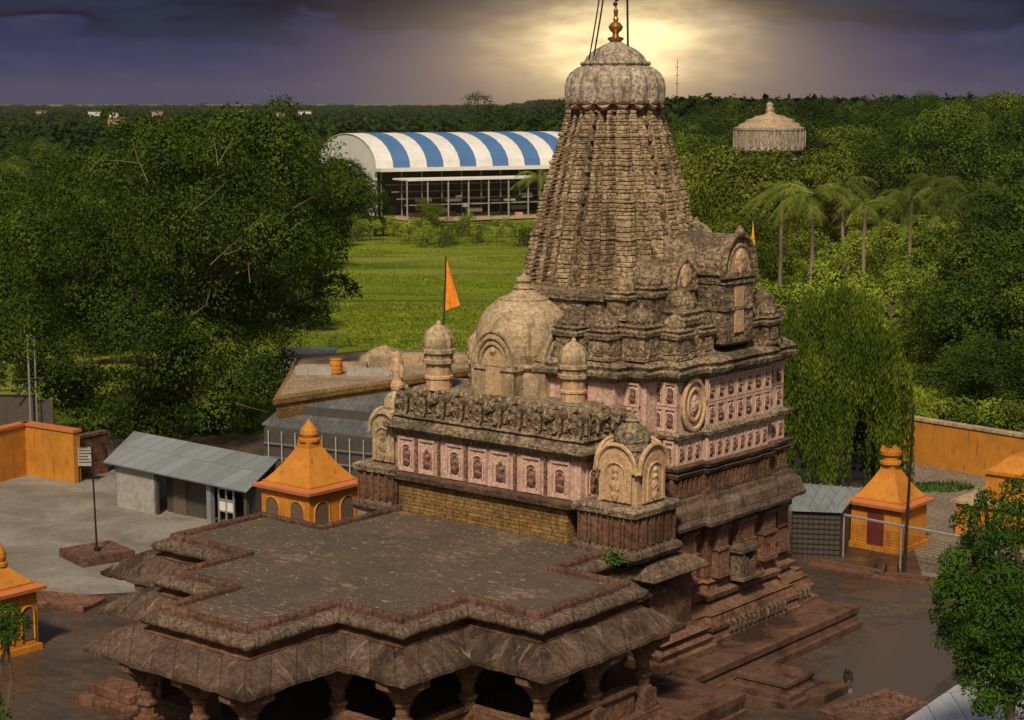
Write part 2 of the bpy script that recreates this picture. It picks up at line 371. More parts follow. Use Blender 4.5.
def offset(plan, d):
    n = len(plan); out = []
    for i in range(n):
        p0, p1, p2 = plan[i - 1], plan[i], plan[(i + 1) % n]
        def nrm(a, b):
            dx, dy = b[0] - a[0], b[1] - a[1]; l = math.hypot(dx, dy); return (dy / l, -dx / l)
        n1, n2 = nrm(p0, p1), nrm(p1, p2); k = 1 + n1[0] * n2[0] + n1[1] * n2[1]
        if k < .2: k = .2
        out.append((p1[0] + d * (n1[0] + n2[0]) / k, p1[1] + d * (n1[1] + n2[1]) / k))
    return out
def molded(mb, plan, prof, seg=.6, jit=.02, colj=0.0, seed=0, cap0=True, cap1=True):
    """sweep a moulding profile (offset, z) round a stepped plan (counter-clockwise)"""
    n = len(plan); cnt = [max(1, int(math.dist(plan[i], plan[(i + 1) % n]) / seg)) for i in range(n)]
    rr = random.Random(seed); cj = [[rr.uniform(-1, 1) for _ in range(c)] for c in cnt]; st = len(mb.v); rs = []
    for d, z in prof:
        q = offset(plan, d); ring = []
        for i in range(n):
            a, b = q[i], q[(i + 1) % n]
            for k in range(cnt[i]):
                t = k / cnt[i]; zz = z + (colj * cj[i][k] if k else 0)
                ring.append((a[0] + (b[0] - a[0]) * t, a[1] + (b[1] - a[1]) * t, zz))
        rs.append(ring)
    mb.rings(rs, cap0, cap1)
    if jit: mb.jitter(jit, 1.7, seed, st)
    return mb
def empty(name, label, cat, loc=(0, 0, 0), rz=0.0, group=None):
    o = bpy.data.objects.new(name, None); C.collection.objects.link(o); o.location = loc; o.rotation_euler = (0, 0, rz)
    return tag(o, label, cat, group)
def tag(o, label, cat, group=None):
    o['label'] = label; o['category'] = cat
    if group: o['group'] = group
    return o
def kind(o, k): o['kind'] = k; return o
def copy_tree(o, parent=None):
    c = o.copy(); C.collection.objects.link(c); c.parent = parent
    for ch in list(o.children): copy_tree(ch, c)
    return c
def rect(x0, x1, y0, y1): return [(x0, y0), (x1, y0), (x1, y1), (x0, y1)]

# ------------------------------------------------------------------ ground
def sst(a, b, x): t = max(0., min(1., (x - a) / (b - a))); return t * t * (3 - 2 * t)
def terr(x, y):
    s = sst(12, 45, x)
    z = s * (sst(112, 190, y) * 4.5 + sst(190, 420, y) * 2.2)
    z += sst(125, 300, y) * .6 * noise.noise(Vector((x * .02, y * .02, 0)))
    if y > 900: z += 2.0 * noise.noise(Vector((x * .0012, y * .0012, 4)))
    return z - .03
def build_ground():
    # one sheet to the horizon
    xs = [-6000, -3000, -1500, -800, -500, -350, -250] + list(range(-180, 181, 10)) + [250, 350, 500, 800, 1500, 3000, 6000]
    ys = [-60, 20, 60, 90, 105] + list(range(115, 440, 10)) + [480, 560, 650, 800, 1000, 1500, 2500, 4500, 9000]
    vs = [(x, y, terr(x, y)) for y in ys for x in xs]; nx = len(xs)
    fs = [(j * nx + i, j * nx + i + 1, (j + 1) * nx + i + 1, (j + 1) * nx + i) for j in range(len(ys) - 1) for i in range(nx - 1)]
    m_, nt, bs = new_mat('meadow_ground'); o = mapping(nt)
    n1 = tex(nt, 'Noise', .05, o, Detail=8, Roughness=.6); n2 = tex(nt, 'Noise', .8, mapping(nt, (1, 2.5, 1)), Detail=8, Roughness=.75)
    n3 = tex(nt, 'Noise', .03, mapping(nt, (.6, 3, 1)), Detail=6, Distortion=.8)
    c = mixc(nt, ramp(nt, n1.outputs[0], [(.4, 0.), (.6, 1.)]), (.17, .235, .012), (.27, .33, .022))
    c = mixc(nt, ramp(nt, n2.outputs[0], [(.4, .75), (.62, 0.)]), c, (.09, .14, .01))
    c = mixc(nt, ramp(nt, n3.outputs[0], [(.52, 0.), (.6, .7)]), c, (.26, .26, .06))
    n4 = tex(nt, 'Noise', .045, mapping(nt, (.5, 2.2, 1)), Detail=5, Roughness=.6, Distortion=1.2)
    c = mixc(nt, ramp(nt, n4.outputs[0], [(.36, .85), (.5, 0.)]), c, (.055, .095, .012))
    nt.links.new(c, bs.inputs['Base Color']); bs.inputs['Roughness'].default_value = .95; bs.inputs['Specular IOR Level'].default_value = .1
    bump(nt, bs, n2.outputs[0], 1.0, .4)
    b = MB(); b.add(vs, fs); kind(b.build('ground', m_, fix=False, smooth=True), 'structure')
    # courtyard paving, worn brown stone with damp patches
    m_, nt, bs = new_mat('courtyard_stone'); o = mapping(nt)
    n1 = tex(nt, 'Noise', .16, o, Detail=8, Roughness=.65, Distortion=.4); n2 = tex(nt, 'Noise', 3.5, o, Detail=8, Roughness=.75)
    n3 = tex(nt, 'Noise', .5, mapping(nt, (1, 2, 1), (0, 0, .7)), Detail=7, Roughness=.7, Distortion=.8)
    c = mixc(nt, ramp(nt, n1.outputs[0], [(.38, 0.), (.62, 1.)]), (.055, .040, .029), (.10, .070, .050))
    c = mixc(nt, ramp(nt, n3.outputs[0], [(.5, 0.), (.63, .65)]), c, (.15, .092, .066))
    c = mixc(nt, ramp(nt, n2.outputs[0], [(.36, .6), (.6, 0.)]), c, (.035, .027, .02))
    br = tex(nt, 'Brick', 1, mapping(nt, (1, 1, 1), (0, 0, AZ))); br.inputs['Brick Width'].default_value = 1.3; br.inputs['Row Height'].default_value = .8; br.inputs['Mortar Size'].default_value = .02
    br.inputs['Color1'].default_value = (1, 1, 1, 1); br.inputs['Color2'].default_value = (.84, .84, .84, 1); br.inputs['Mortar'].default_value = (.4, .4, .4, 1)
    c = mixc(nt, .8, c, br.outputs[0], 'MULTIPLY')
    nt.links.new(c, bs.inputs['Base Color'])
    rr = ramp(nt, n1.outputs[0], [(.42, .22), (.6, .7)]); nt.links.new(rr, bs.inputs['Roughness'])
    bump(nt, bs, n2.outputs[0], .5, .03)
    b = MB(); b.add([(-45, 40, .01), (40, 40, .01), (40, 117, .01), (-45, 117, .01)], [(0, 1, 2, 3)])
    kind(b.build('courtyard', m_, fix=False), 'structure')
    # pale dusty paving on the left
    m_, nt, bs = new_mat('dusty_concrete'); o = mapping(nt)
    n1 = tex(nt, 'Noise', .22, o, Detail=8, Roughness=.65, Distortion=.6); n2 = tex(nt, 'Noise', 3, o, Detail=8, Roughness=.75)
    c = mixc(nt, ramp(nt, n1.outputs[0], [(.36, 0.), (.6, 1.)]), (.125, .108, .09), (.27, .25, .225))
    c = mixc(nt, ramp(nt, n2.outputs[0], [(.36, .5), (.6, 0.)]), c, (.12, .1, .08))
    nt.links.new(c, bs.inputs['Base Color']); bs.inputs['Roughness'].default_value = .85; bump(nt, bs, n2.outputs[0], .5, .02)
    b = MB(); P = [at(-60, 600), at(60, 598), at(150, 590), at(215, 560), at(330, 545), at(400, 480), at(120, 470), at(20, 470), at(-80, 480)]
    P2 = []
    for i in range(len(P)):
        a, c2 = Vector(P[i]), Vector(P[(i + 1) % len(P)])
        for k in range(6):
            p = a.lerp(c2, k / 6); nn = noise.noise_vector(p * .35) * 1.1; P2.append((p.x + nn.x, p.y + nn.y, .016))
    b.add(P2, [tuple(range(len(P2)))]); kind(b.build('pale_paving', m_, fix=False), 'structure')
    # rubble terrace behind the right shrine
    b = MB(); P = [at(925, 585), at(1100, 610), at(1100, 470), at(920, 462), at(898, 468), at(905, 520)]
    b.add([(p[0], p[1], .02) for p in P], [tuple(range(6))])
    kind(b.build('paved_terrace', stone('worn_paving', (.31, .255, .2), (.22, .175, .135), (.09, .07, .05), stain=.3, course=.0, bd=.05, pale=.4), fix=False), 'structure')
    # puddle of rain water
    m_, nt, bs = new_mat('rain_water'); n = tex(nt, 'Noise', .8, mapping(nt), Detail=4)
    bs.inputs['Base Color'].default_value = (.075, .056, .042, 1); bs.inputs['Roughness'].default_value = .33
    bump(nt, bs, n.outputs[0], .08, .02)
    for name, pts in (('puddle', [(830, 720), (812, 696), (812, 676), (850, 652), (885, 628), (925, 618), (960, 628), (960, 655), (930, 690), (905, 710), (880, 730), (850, 745)]),
                      ('puddle', [(845, 598), (880, 590), (925, 592), (915, 600), (870, 604)])):
        P = [Vector(at(*p)) for p in pts]; P2 = []
        for i in range(len(P)):
            for k in range(5):
                p = P[i].lerp(P[(i + 1) % len(P)], k / 5); nn = noise.noise_vector(p * .5) * .7; P2.append((p.x + nn.x, p.y + nn.y, .02))
        b = MB(); b.add(P2, [tuple(range(len(P2)))]); kind(b.build(name, m_, fix=False), 'structure')
    # raised kerb on the right
    b = MB()
    pts = [at(808, 566), at(840, 572), at(880, 580), at(925, 586), at(985, 597), at(1060, 610)]
    for dz, dd in ((0, 0), (.14, .35)):
        for i in range(len(pts) - 1):
            a, c2 = Vector(pts[i]), Vector(pts[i + 1]); n = Vector((-(c2 - a).y, (c2 - a).x, 0)).normalized()
            a = a + n * dd; c2 = c2 + n * dd
            b.add([a + Vector((0, 0, .012)), c2 + Vector((0, 0, .012)), c2 + n * .35 + Vector((0, 0, .012)), a + n * .35 + Vector((0, 0, .012)),
                   a + Vector((0, 0, .15 + dz)), c2 + Vector((0, 0, .15 + dz)), c2 + n * .35 + Vector((0, 0, .15 + dz)), a + n * .35 + Vector((0, 0, .15 + dz))],
                  [(0, 1, 5, 4), (4, 5, 6, 7), (1, 2, 6, 5), (2, 3, 7, 6), (3, 0, 4, 7)])
    kind(b.build('kerb', 'red'), 'structure')
build_ground()

# ------------------------------------------------------------------ temple
TO = (-44, 60, 0)
temple = empty('temple', 'large carved stone temple with ribbed tapering spire, domed porch and stepped flat roofed pillared hall', 'temple', xy(-44, 60) + (0,), -AZ)
def T(mb, name, mat, parent=None, **k):
    if parent is None: return mb.build(name, mat, temple, o=TO, **k)
    return mb.build(name, mat, parent, o=TO, **k)
HC = -44.1
hall = [(HC + a, b) for a, b in [(2.8, 37), (2.8, 41), (5.7, 41), (5.7, 44.2), (8.8, 44.2), (8.8, 49.2), (5.5, 49.2), (5.5, 53.2),
                                 (-5.5, 53.2), (-5.5, 48.6), (-8.9, 48.6), (-8.9, 43.8), (-4.9, 43.8), (-4.9, 40.3), (-1.8, 40.3), (-1.8, 37)]]
# left side steps as seen
hall = [(-41.3, 37), (-41.3, 41), (-38.4, 41), (-38.4, 44.2), (-35.3, 44.2), (-35.3, 49.3), (-38.5, 49.3), (-38.5, 53.2),
        (-49.6, 53.2), (-49.6, 48.5), (-53., 48.5), (-53., 43.6), (-48.8, 43.6), (-48.8, 40.2), (-45.6, 40.2), (-45.6, 37)]
hall_e = [(u - (1.1 if i >= 9 and u < -45 and i not in (9,) else 0), v) for i, (u, v) in enumerate(hall)]
hall_e[8] = (-49.6, 53.2); hall_e[9] = (-49.6, 48.5)
def build_hall():
    b = MB(); molded(b, hall, [(-.28, 5.2), (-.28, 5.37)], seg=3, jit=0)
    T(b, 'hall_roof', 'roof')
    b = MB(); molded(b, hall, [(-.3, 5.2), (-.28, 5.5), (-.22, 5.57), (-.08, 5.56), (-.02, 5.48), (0, 5.2)], seg=.35, jit=.035, seed=1)
    T(b, 'roof_kerb', 'kerb')
    b = MB(); molded(b, hall, [(-.3, 5.3), (.0, 5.34), (.22, 5.33), (.42, 5.22), (.48, 5.08), (.4, 4.95), (.18, 4.9), (-.3, 4.9)], seg=.35, jit=.06, seed=2)
    T(b, 'roof_roll', 'roll', smooth=True)
    b = MB(); molded(b, hall, [(-.3, 4.92), (.16, 4.88), (.18, 4.7), (.3, 4.66), (.3, 4.6), (-.3, 4.55)], seg=.6, jit=.03, seed=3)
    T(b, 'roof_frieze', 'red')
    b = MB(); molded(b, hall_e, [(-.3, 4.72), (-.1, 4.7), (.28, 4.62), (.55, 4.5), (.85, 4.3), (1.12, 4.1), (1.28, 3.99), (1.3, 3.93), (1.38, 3.93), (1.38, 3.8), (1.24, 3.74), (.7, 3.92), (.2, 4.08), (-.3, 4.09)], seg=.3, jit=.01, colj=.035, seed=4)
    T(b, 'hall_eave', 'chajja')
    b = MB(); molded(b, hall, [(-.0, 3.7), (.5, 3.7), (.5, 4.0), (-.0, 4.0)], seg=1, jit=.0, cap0=False, cap1=False)
    b.rings([]) if False else None
    T(b, 'roof_beam', 'redcarve')
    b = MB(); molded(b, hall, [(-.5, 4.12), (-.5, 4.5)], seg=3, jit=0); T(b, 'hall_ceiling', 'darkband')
    b = MB(); molded(b, hall, [(1.3, 0), (1.3, .25), (1.0, .3), (.9, .5), (1.0, .6), (.8, .9), (.8, 1.0)], seg=.7, jit=.03, seed=5)
    T(b, 'hall_plinth', 'red')
    # pillars with sub-part capital
    spots = []
    for (u, v) in offset(hall, .3):
        if v < 52: spots.append((u, v))
    spots += [(-43.4, 36.8), (-35.0, 46.7), (-52.6, 46), (-46.5, 44.5), (-41.5, 44.5), (-46.5, 49), (-41.5, 49)]
    first = None
    for i, (u, v) in enumerate(spots):
        if first is None:
            e = bpy.data.objects.new('pillar', None)
            b = MB(); b.box(-.36, .36, -.36, .36, 1.0, 1.7)
            b.lathe(0, 0, [(.36, 1.7), (.34, 1.8), (.25, 1.85), (.27, 2.1), (.34, 2.2), (.34, 2.3), (.24, 2.36), (.24, 2.7), (.33, 2.78), (.33, 2.86), (.27, 2.9)], 12)
            p = b.build('pillar', 'redcarve', temple); 
            c = MB(); c.lathe(0, 0, [(.28, 2.88), (.42, 3.0), (.42, 3.1)], 12)
            for r in (0, math.pi / 2):
                c.rings([[( (x * math.cos(r) - y * math.sin(r)), (x * math.sin(r) + y * math.cos(r)), z) for x, y in ((-a, -.26), (a, -.26), (a, .26), (-a, .26))] for a, z in ((.32, 3.0), (.42, 3.12), (.5, 3.2), (.8, 3.42), (.95, 3.5), (.98, 3.72))])
            c.build('capital', 'redcarve', p); first = p; q = p
            bpy.data.objects.remove(e)
        else:
            q = copy_tree(first, temple)
        q.location = (u + 44, v - 60, 0)
    # parapet seats on the right side
    for (u0, u1, v0, v1) in ((-35.15, -34.85, 44.6, 48.9), (-38.0, -35.3, 43.75, 44.0), (-38.0, -35.3, 49.4, 49.7), (-38.2, -37.95, 50.0, 52.6), (-38.2, -37.95, 41.2, 43.6), (-41.0, -38.4, 40.55, 40.8)):
        b = MB(); b.box(u0, u1, v0, v1, 1.0, 1.85).box(u0 - .12, u1 + .12, v0 - .02, v1 + .02, 1.85, 1.98)
        T(b, 'parapet_seat', 'redcarve', sub=2, disp=.03)
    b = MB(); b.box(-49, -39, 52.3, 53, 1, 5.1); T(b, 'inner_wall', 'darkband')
build_hall()

# vestibule -----------------------------------------------------------
def niche_proto(name, w_, h_, mat, arch=True, figure=True, sd=0):
    """carved niche panel facing -y: frame, sunk field, little figure"""
    b = MB(); t = .07
    b.box(-w_ / 2, w_ / 2, 0, .05, 0, h_)                                  # backing slab
    b.box(-w_ / 2, -w_ / 2 + .09, -t, 0, 0, h_).box(w_ / 2 - .09, w_ / 2, -t, 0, 0, h_)
    b.box(-w_ / 2, w_ / 2, -t - .01, 0, h_ - .1, h_).box(-w_ / 2, w_ / 2, -t - .01, 0, 0, .1)
    iw = w_ * .27; ih = h_ * .62
    if arch:
        pts = [(-iw, h_ * .14), (-iw, ih)] + [(-iw * math.cos(a), ih + iw * .9 * math.sin(a)) for a in [math.pi * k / 8 for k in range(1, 8)]] + [(iw, ih), (iw, h_ * .14)]
        b.tube([(x, -.045, z) for x, z in pts], .035, 5)
    p = b.build(name, mat, temple, o=(0, 0, 0))
    if figure:
        q_ = random.Random(sd); j_ = lambda a: a * q_.uniform(.7, 1.35)
        f = MB(); f.box(-iw * .95, iw * .95, -.015, -.002, h_ * .14, ih)  # dark field plate, the niche shade is in its colour
        s = h_ * .5
        f.blob((0, -.06, h_ * .2 + s * .93), (s * .12, .05, s * .13), 1, 6)
        f.blob((0, -.06, h_ * .2 + s * .58), (s * .2, .06, s * .26), 2, 6); f.blob((0, -.06, h_ * .2 + s * .2), (s * .22, .06, s * .24), 3, 6)
        f.blob((-s * .2, -.07, h_ * .2 + s * j_(.5)), (s * .07, .05, s * j_(.25)), sd + 4, 6, .5); f.blob((s * .22, -.07, h_ * .2 + s * j_(.6)), (s * .07, .05, s * j_(.22)), sd + 5, 6, .5); f.blob((s * q_.uniform(-.3, .3), -.08, h_ * .2 + s * j_(.25)), (s * j_(.14), .06, s * j_(.12)), sd + 6, 6, .6)
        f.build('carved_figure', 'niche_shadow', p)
    return p
def put(proto, used, u, v, z, face, sc=(1, 1, 1)):
    """face: outward direction '-v' or '+u' etc"""
    q = proto if not used else copy_tree(proto, temple)
    q.location = (u + 44, v - 60, z); q.rotation_euler = (0, 0, {'-v': 0, '+u': math.pi / 2, '+v': math.pi, '-u': -math.pi / 2}[face]); q.scale = sc
    return q
def build_vestibule():
    V0 = 52.7
    b = MB(); b.box(-49.4, -40.7, V0 - .03, 56, 5.2, 6.72); T(b, 'ochre_base_wall', 'ochre', sub=2, disp=.02)
    body = [(-49.5, V0), (-40.1, V0), (-40.1, 56.5), (-49.5, 56.5)]
    b = MB(); molded(b, body, [(.1, 6.7), (.3, 6.74), (.32, 6.95), (.15, 7.03), (0, 7.05)], jit=.03); T(b, 'vestibule_ledge', 'darkband')
    b = MB(); molded(b, body, [(0, 7.04), (0, 8.56)], jit=0); T(b, 'vestibule_wall', 'pink')
    b = MB(); molded(b, body, [(.0, 8.55), (.12, 8.6), (.16, 8.74), (.3, 8.8), (.42, 8.9), (.42, 9.04), (.2, 9.12), (.1, 9.3), (.22, 9.36), (.1, 9.46), (-.2, 9.5)], seg=.4, jit=.035); T(b, 'vestibule_cornice', 'cornice')
    b = MB(); molded(b, body, [(-.05, 9.4), (-.02, 9.9), (-.2, 10.2), (-.5, 10.5), (-.7, 10.55)], seg=.4, jit=.06); T(b, 'vestibule_roof', 'cornice', disp=.03)
    # row of carved animals and scrolls along the roof edge
    def lump(name, seed, w_=.95):
        r = random.Random(seed); b = MB()
        b.blob((0, .08, .45), (w_ * .5, .34, .52), seed, 12, .25)
        b.blob((w_ * .3, -.12, .8), (.2, .2, .22), seed, 8, .3); b.tube([(w_ * .34, -.3, .8), (w_ * .38, -.38, .5), (w_ * .34, -.36, .2)], .07, 6)
        for k in range(4):
            b.blob((r.uniform(-.4, .4) * w_, r.uniform(-.32, -.1), r.uniform(.1, 1.0)), (r.uniform(.09, .2), r.uniform(.08, .16), r.uniform(.1, .26)), seed + k, 7, .5)
        b.tube([(-w_ * .42, -.12, 0), (-w_ * .44, -.14, .6), (-w_ * .2, -.1, 1.0), (w_ * .1, -.08, 1.08), (w_ * .4, -.12, .8), (w_ * .44, -.15, .2)], .085, 6)
        b.box(-w_ * .5, w_ * .5, -.2, .3, -.03, .12)
        return b.build(name, 'tier', temple, smooth=False)
    protos = [lump('carved_animal', 3), lump('carved_animal', 11), lump('carved_animal', 23)]
    used = [False] * 3; i = 0
    for k in range(10):
        u = -49.1 + k * .98; j = i % 3
        q = put(protos[j], used[j], u, V0 + .12, 9.42, '-v', (1, 1, 1.05)); used[j] = True; i += 1
    for k in range(4):
        j = i % 3; put(protos[j], True, -40.25, 53.1 + k * .95, 9.42, '+u'); i += 1
    # pink niches on the front
    n1s = [niche_proto('niche_panel', .95, 1.42, 'pink', sd=k, arch=(k != 1)) for k in range(3)]; n1 = n1s[0]; ci = 0; used = False
    for u in (-48.95, -47.85, -46.35, -45.15, -44.0, -42.45, -41.05):
        put(n1s[ci % 3], ci > 2, u, V0 - .005, 7.08, '-v', (1.0 if u > -46.4 else .92, 1, 1)); ci += 1
    for v in (53.4, 54.5, 55.6): put(n1, True, -40.09, v, 7.08, '+u', (.85, 1, 1))
    for u in (-48.4, -47.2, -45.75, -43.25, -41.75):
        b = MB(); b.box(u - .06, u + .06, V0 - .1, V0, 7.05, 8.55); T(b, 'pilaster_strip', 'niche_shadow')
    # corner balcony boxes
    for (u0, u1, v0, v1, zb) in ((-40.0, -37.4, 52.4, 55.0, 5.1), (-51.5, -49.5, 52.5, 54.8, 5.1)):
        pl = rect(u0, u1, v0, v1)
        b = MB(); molded(b, pl, [(-.1, zb), (.12, zb + .05), (.24, zb + .25), (.2, zb + .45), (.02, zb + .55), (0, zb + .6)], seg=.4, jit=.04); T(b, 'balcony_base', 'roll', smooth=False)
        b = MB(); molded(b, pl, [(0, zb + .58), (0, 6.82)], jit=0)
        for k in range(5):
            uu = u0 + (k + .5) * (u1 - u0) / 5; b.box(uu - .2, uu - .14, v0 - .1, v0, zb + .62, 6.8).box(uu + .14, uu + .2, v0 - .1, v0, zb + .62, 6.8)
            vv = v0 + (k + .5) * (v1 - v0) / 5; b.box(u1, u1 + .1, vv - .2, vv - .14, zb + .62, 6.8).box(u1, u1 + .1, vv + .14, vv + .2, zb + .62, 6.8)
        T(b, 'balcony_frieze', 'redcarve', disp=.0)
        b = MB(); molded(b, pl, [(0, 6.8), (.16, 6.86), (.2, 7.08), (.05, 7.18), (0, 7.2)], seg=.4, jit=.03); T(b, 'balcony_ledge', 'cornice')
    # twin-arched aedicules
    def arch_face(b, w_, z0, z1, y, d=.1):
        n = 10; A = [(-w_, z0), (-w_, z1)] + [(-w_ * math.cos(math.pi * k / n), z1 + w_ * 1.05 * math.sin(math.pi * k / n)) for k in range(1, n)] + [(w_, z1), (w_, z0)]
        b.rings([[(x, y, z) for x, z in A], [(x, y + d, z) for x, z in A]])
    def aedicule(cu, cv, z0, s, top, mat='tan'):
        e = bpy.data.objects.new('aedicule', None); C.collection.objects.link(e); e.parent = temple; e.location = (cu + 44, cv - 60, z0)
        b = MB(); b.box(-s, s, -s, s, 0, 1.35).box(-s - .06, s + .06, -s - .06, s + .06, 0, .12); b.build('aedicule_body', mat, e)
        for r in range(4):
            c = MB()
            arch_face(c, s * .98, 1.2, 1.3, -s - .12, .14); arch_face(c, s * .8, .1, 1.2, -s - .17, .06)
            c.tube([(-s - .1, -s - .16, 1.2)] + [(-(s + .04) * math.cos(math.pi * k / 12), -s - .16, 1.3 + (s + .04) * 1.05 * math.sin(math.pi * k / 12)) for k in range(0, 13)] + [(s + .1, -s - .16, 1.2)], .08, 6)
            c.tube([(-s * .55, -s - .2, .15), (-s * .55, -s - .2, 1.1)] + [(-s * .55 * math.cos(math.pi * k / 8), -s - .2, 1.1 + s * .55 * math.sin(math.pi * k / 8)) for k in range(1, 8)] + [(s * .55, -s - .2, 1.1), (s * .55, -s - .2, .15)], .045, 5)
            for q, (zz, rr) in enumerate(((.35, .16), (.7, .2), (1.05, .12), (1.3, .1))): c.blob((0, -s - .2, zz), (rr * s * 1.3, .08, rr * 1.2), q, 6, .4)
            c.xform(Matrix.Rotation(r * math.pi / 2, 4, 'Z')); c.build('arched_niche', mat, e)
        c = MB(); c.lathe(0, 0, [(s * 1.0, 1.45), (s * 1.02, 1.7), (s * .95, 1.95), (s * 1.02, 2.0), (s * 1.0, 2.12), (s * .8, 2.2), (s * .84, 2.32), (s * .8, 2.55), (s * .62, 2.75), (s * .34, 2.9), (s * .28, 2.98), (s * .36, 3.03), (s * .2, 3.12), (s * .12, 3.25), (.02, top)], 16, 12, .06)
        c.build('aedicule_dome', 'cornice' if mat == 'tan' else mat, e)
        return e
    aedicule(-38.5, 53.75, 7.19, .86, 3.5)
    l = aedicule(-50.35, 53.65, 7.19, .74, 3.3, 'dome')
    b = MB(); b.lathe(0, 0, [(.3, 3.0), (.34, 3.15), (.26, 3.3), (.2, 3.4), (.26, 3.8), (.22, 4.2), (.14, 4.45), (.02, 4.6)], 10); b.jitter(.06, 4)
    b.blob((-.28, -.05, 3.7), (.1, .1, .3), 2, 7); b.blob((.28, -.05, 3.75), (.1, .1, .3), 3, 7); b.build('statue_finial', 'tan', l)
    # big ribbed dome
    e = bpy.data.objects.new('porch_dome', None); C.collection.objects.link(e); e.parent = temple; e.location = (-44.9 + 44, 55.2 - 60, 10.45)
    b = MB(); b.lathe(0, 0, [(1.62, 0), (1.62, 1.15)], 32); b.lathe(0, 0, [(1.72, 1.1), (1.8, 1.2), (1.72, 1.32), (1.66, 1.35)], 32)
    b.lathe(0, 0, [(1.7, 1.34), (1.86, 1.7), (1.92, 2.1), (1.9, 2.5), (1.76, 2.95), (1.48, 3.35), (1.1, 3.66), (.75, 3.84), (.45, 3.95)], 48); b.build('dome_shell', 'dome', e, smooth=False)
    b = MB(); b.lathe(0, 0, [(.98, 3.66), (1.02, 3.76), (.74, 3.86), (.48, 4.0), (.36, 4.12), (.42, 4.18), (.32, 4.25), (.25, 4.36), (.33, 4.46), (.3, 4.56), (.18, 4.62), (.1, 4.7), (.02, 4.8)], 20); b.build('dome_finial', 'dome', e)
    for r, s in ((0, 1), (math.pi / 2, 1), (-math.pi / 2, 1)):
        b = MB(); w_ = 1.0
        b.box(-w_, -.42, -1.88, -1.2, 0, 1.2).box(.42, w_, -1.88, -1.2, 0, 1.2)
        b.box(-w_ - .1, -.38, -1.96, -1.2, 1.1, 1.28).box(.38, w_ + .1, -1.96, -1.2, 1.1, 1.28)
        for rr, yy, th in ((1.06, -1.86, .1), (.86, -1.92, .09), (.66, -1.9, .08)):
            b.tube([(-rr * math.cos(math.pi * k / 16), yy, 1.3 + rr * 1.25 * math.sin(math.pi * k / 16)) for k in range(17)], th, 6)
        A = [(-1.05, 1.2)] + [(-1.05 * math.cos(math.pi * k / 14), 1.3 + 1.05 * 1.25 * math.sin(math.pi * k / 14)) for k in range(15)] + [(1.05, 1.2)]
        b.rings([[(x, -1.84, z) for x, z in A], [(x, -.9, z) for x, z in A]])
        b.xform(Matrix.Rotation(r, 4, 'Z')); p = b.build('arched_dormer', 'dome', e)
        c = MB(); c.box(-.42, .42, -1.86, -1.3, 0, 1.3)
        A = [(-.58 * math.cos(math.pi * k / 10), 1.25 + .72 * math.sin(math.pi * k / 10)) for k in range(11)]
        c.rings([[(x, -1.89, z) for x, z in A], [(x, -1.8, z) for x, z in A]]); c.blob((0, -1.9, 1.85), (.14, .1, .16), 2, 7)
        c.xform(Matrix.Rotation(r, 4, 'Z')); c.build('niche_field', 'tan', p)
    # turrets
    def turret(cu, cv, z0, s=1.0, mat='tan'):
        e = bpy.data.objects.new('roof_turret', None); C.collection.objects.link(e); e.parent = temple; e.location = (cu + 44, cv - 60, z0); e.scale = (s, s, s)
        b = MB(); b.lathe(0, 0, [(.47, 0), (.47, .38), (.52, .42), (.52, .5), (.46, .54), (.46, .9), (.5, .95)], 12); b.build('turret_drum', mat, e)
        b = MB(); b.lathe(0, 0, [(.5, .93), (.58, .98), (.58, 1.1), (.5, 1.14), (.52, 1.3), (.6, 1.34), (.6, 1.46), (.54, 1.5), (.56, 1.62), (.54, 1.85), (.44, 2.08), (.26, 2.25), (.1, 2.33), (.1, 2.4), (.02, 2.5)], 20, 10, .07); b.build('turret_dome', 'dome', e)
    turret(-41.7, 54.3, 10.45, 1.02); turret(-47.7, 53.25, 10.5, 1.12); turret(-47.3, 55.3, 10.45, .95, 'cornice')
build_vestibule()

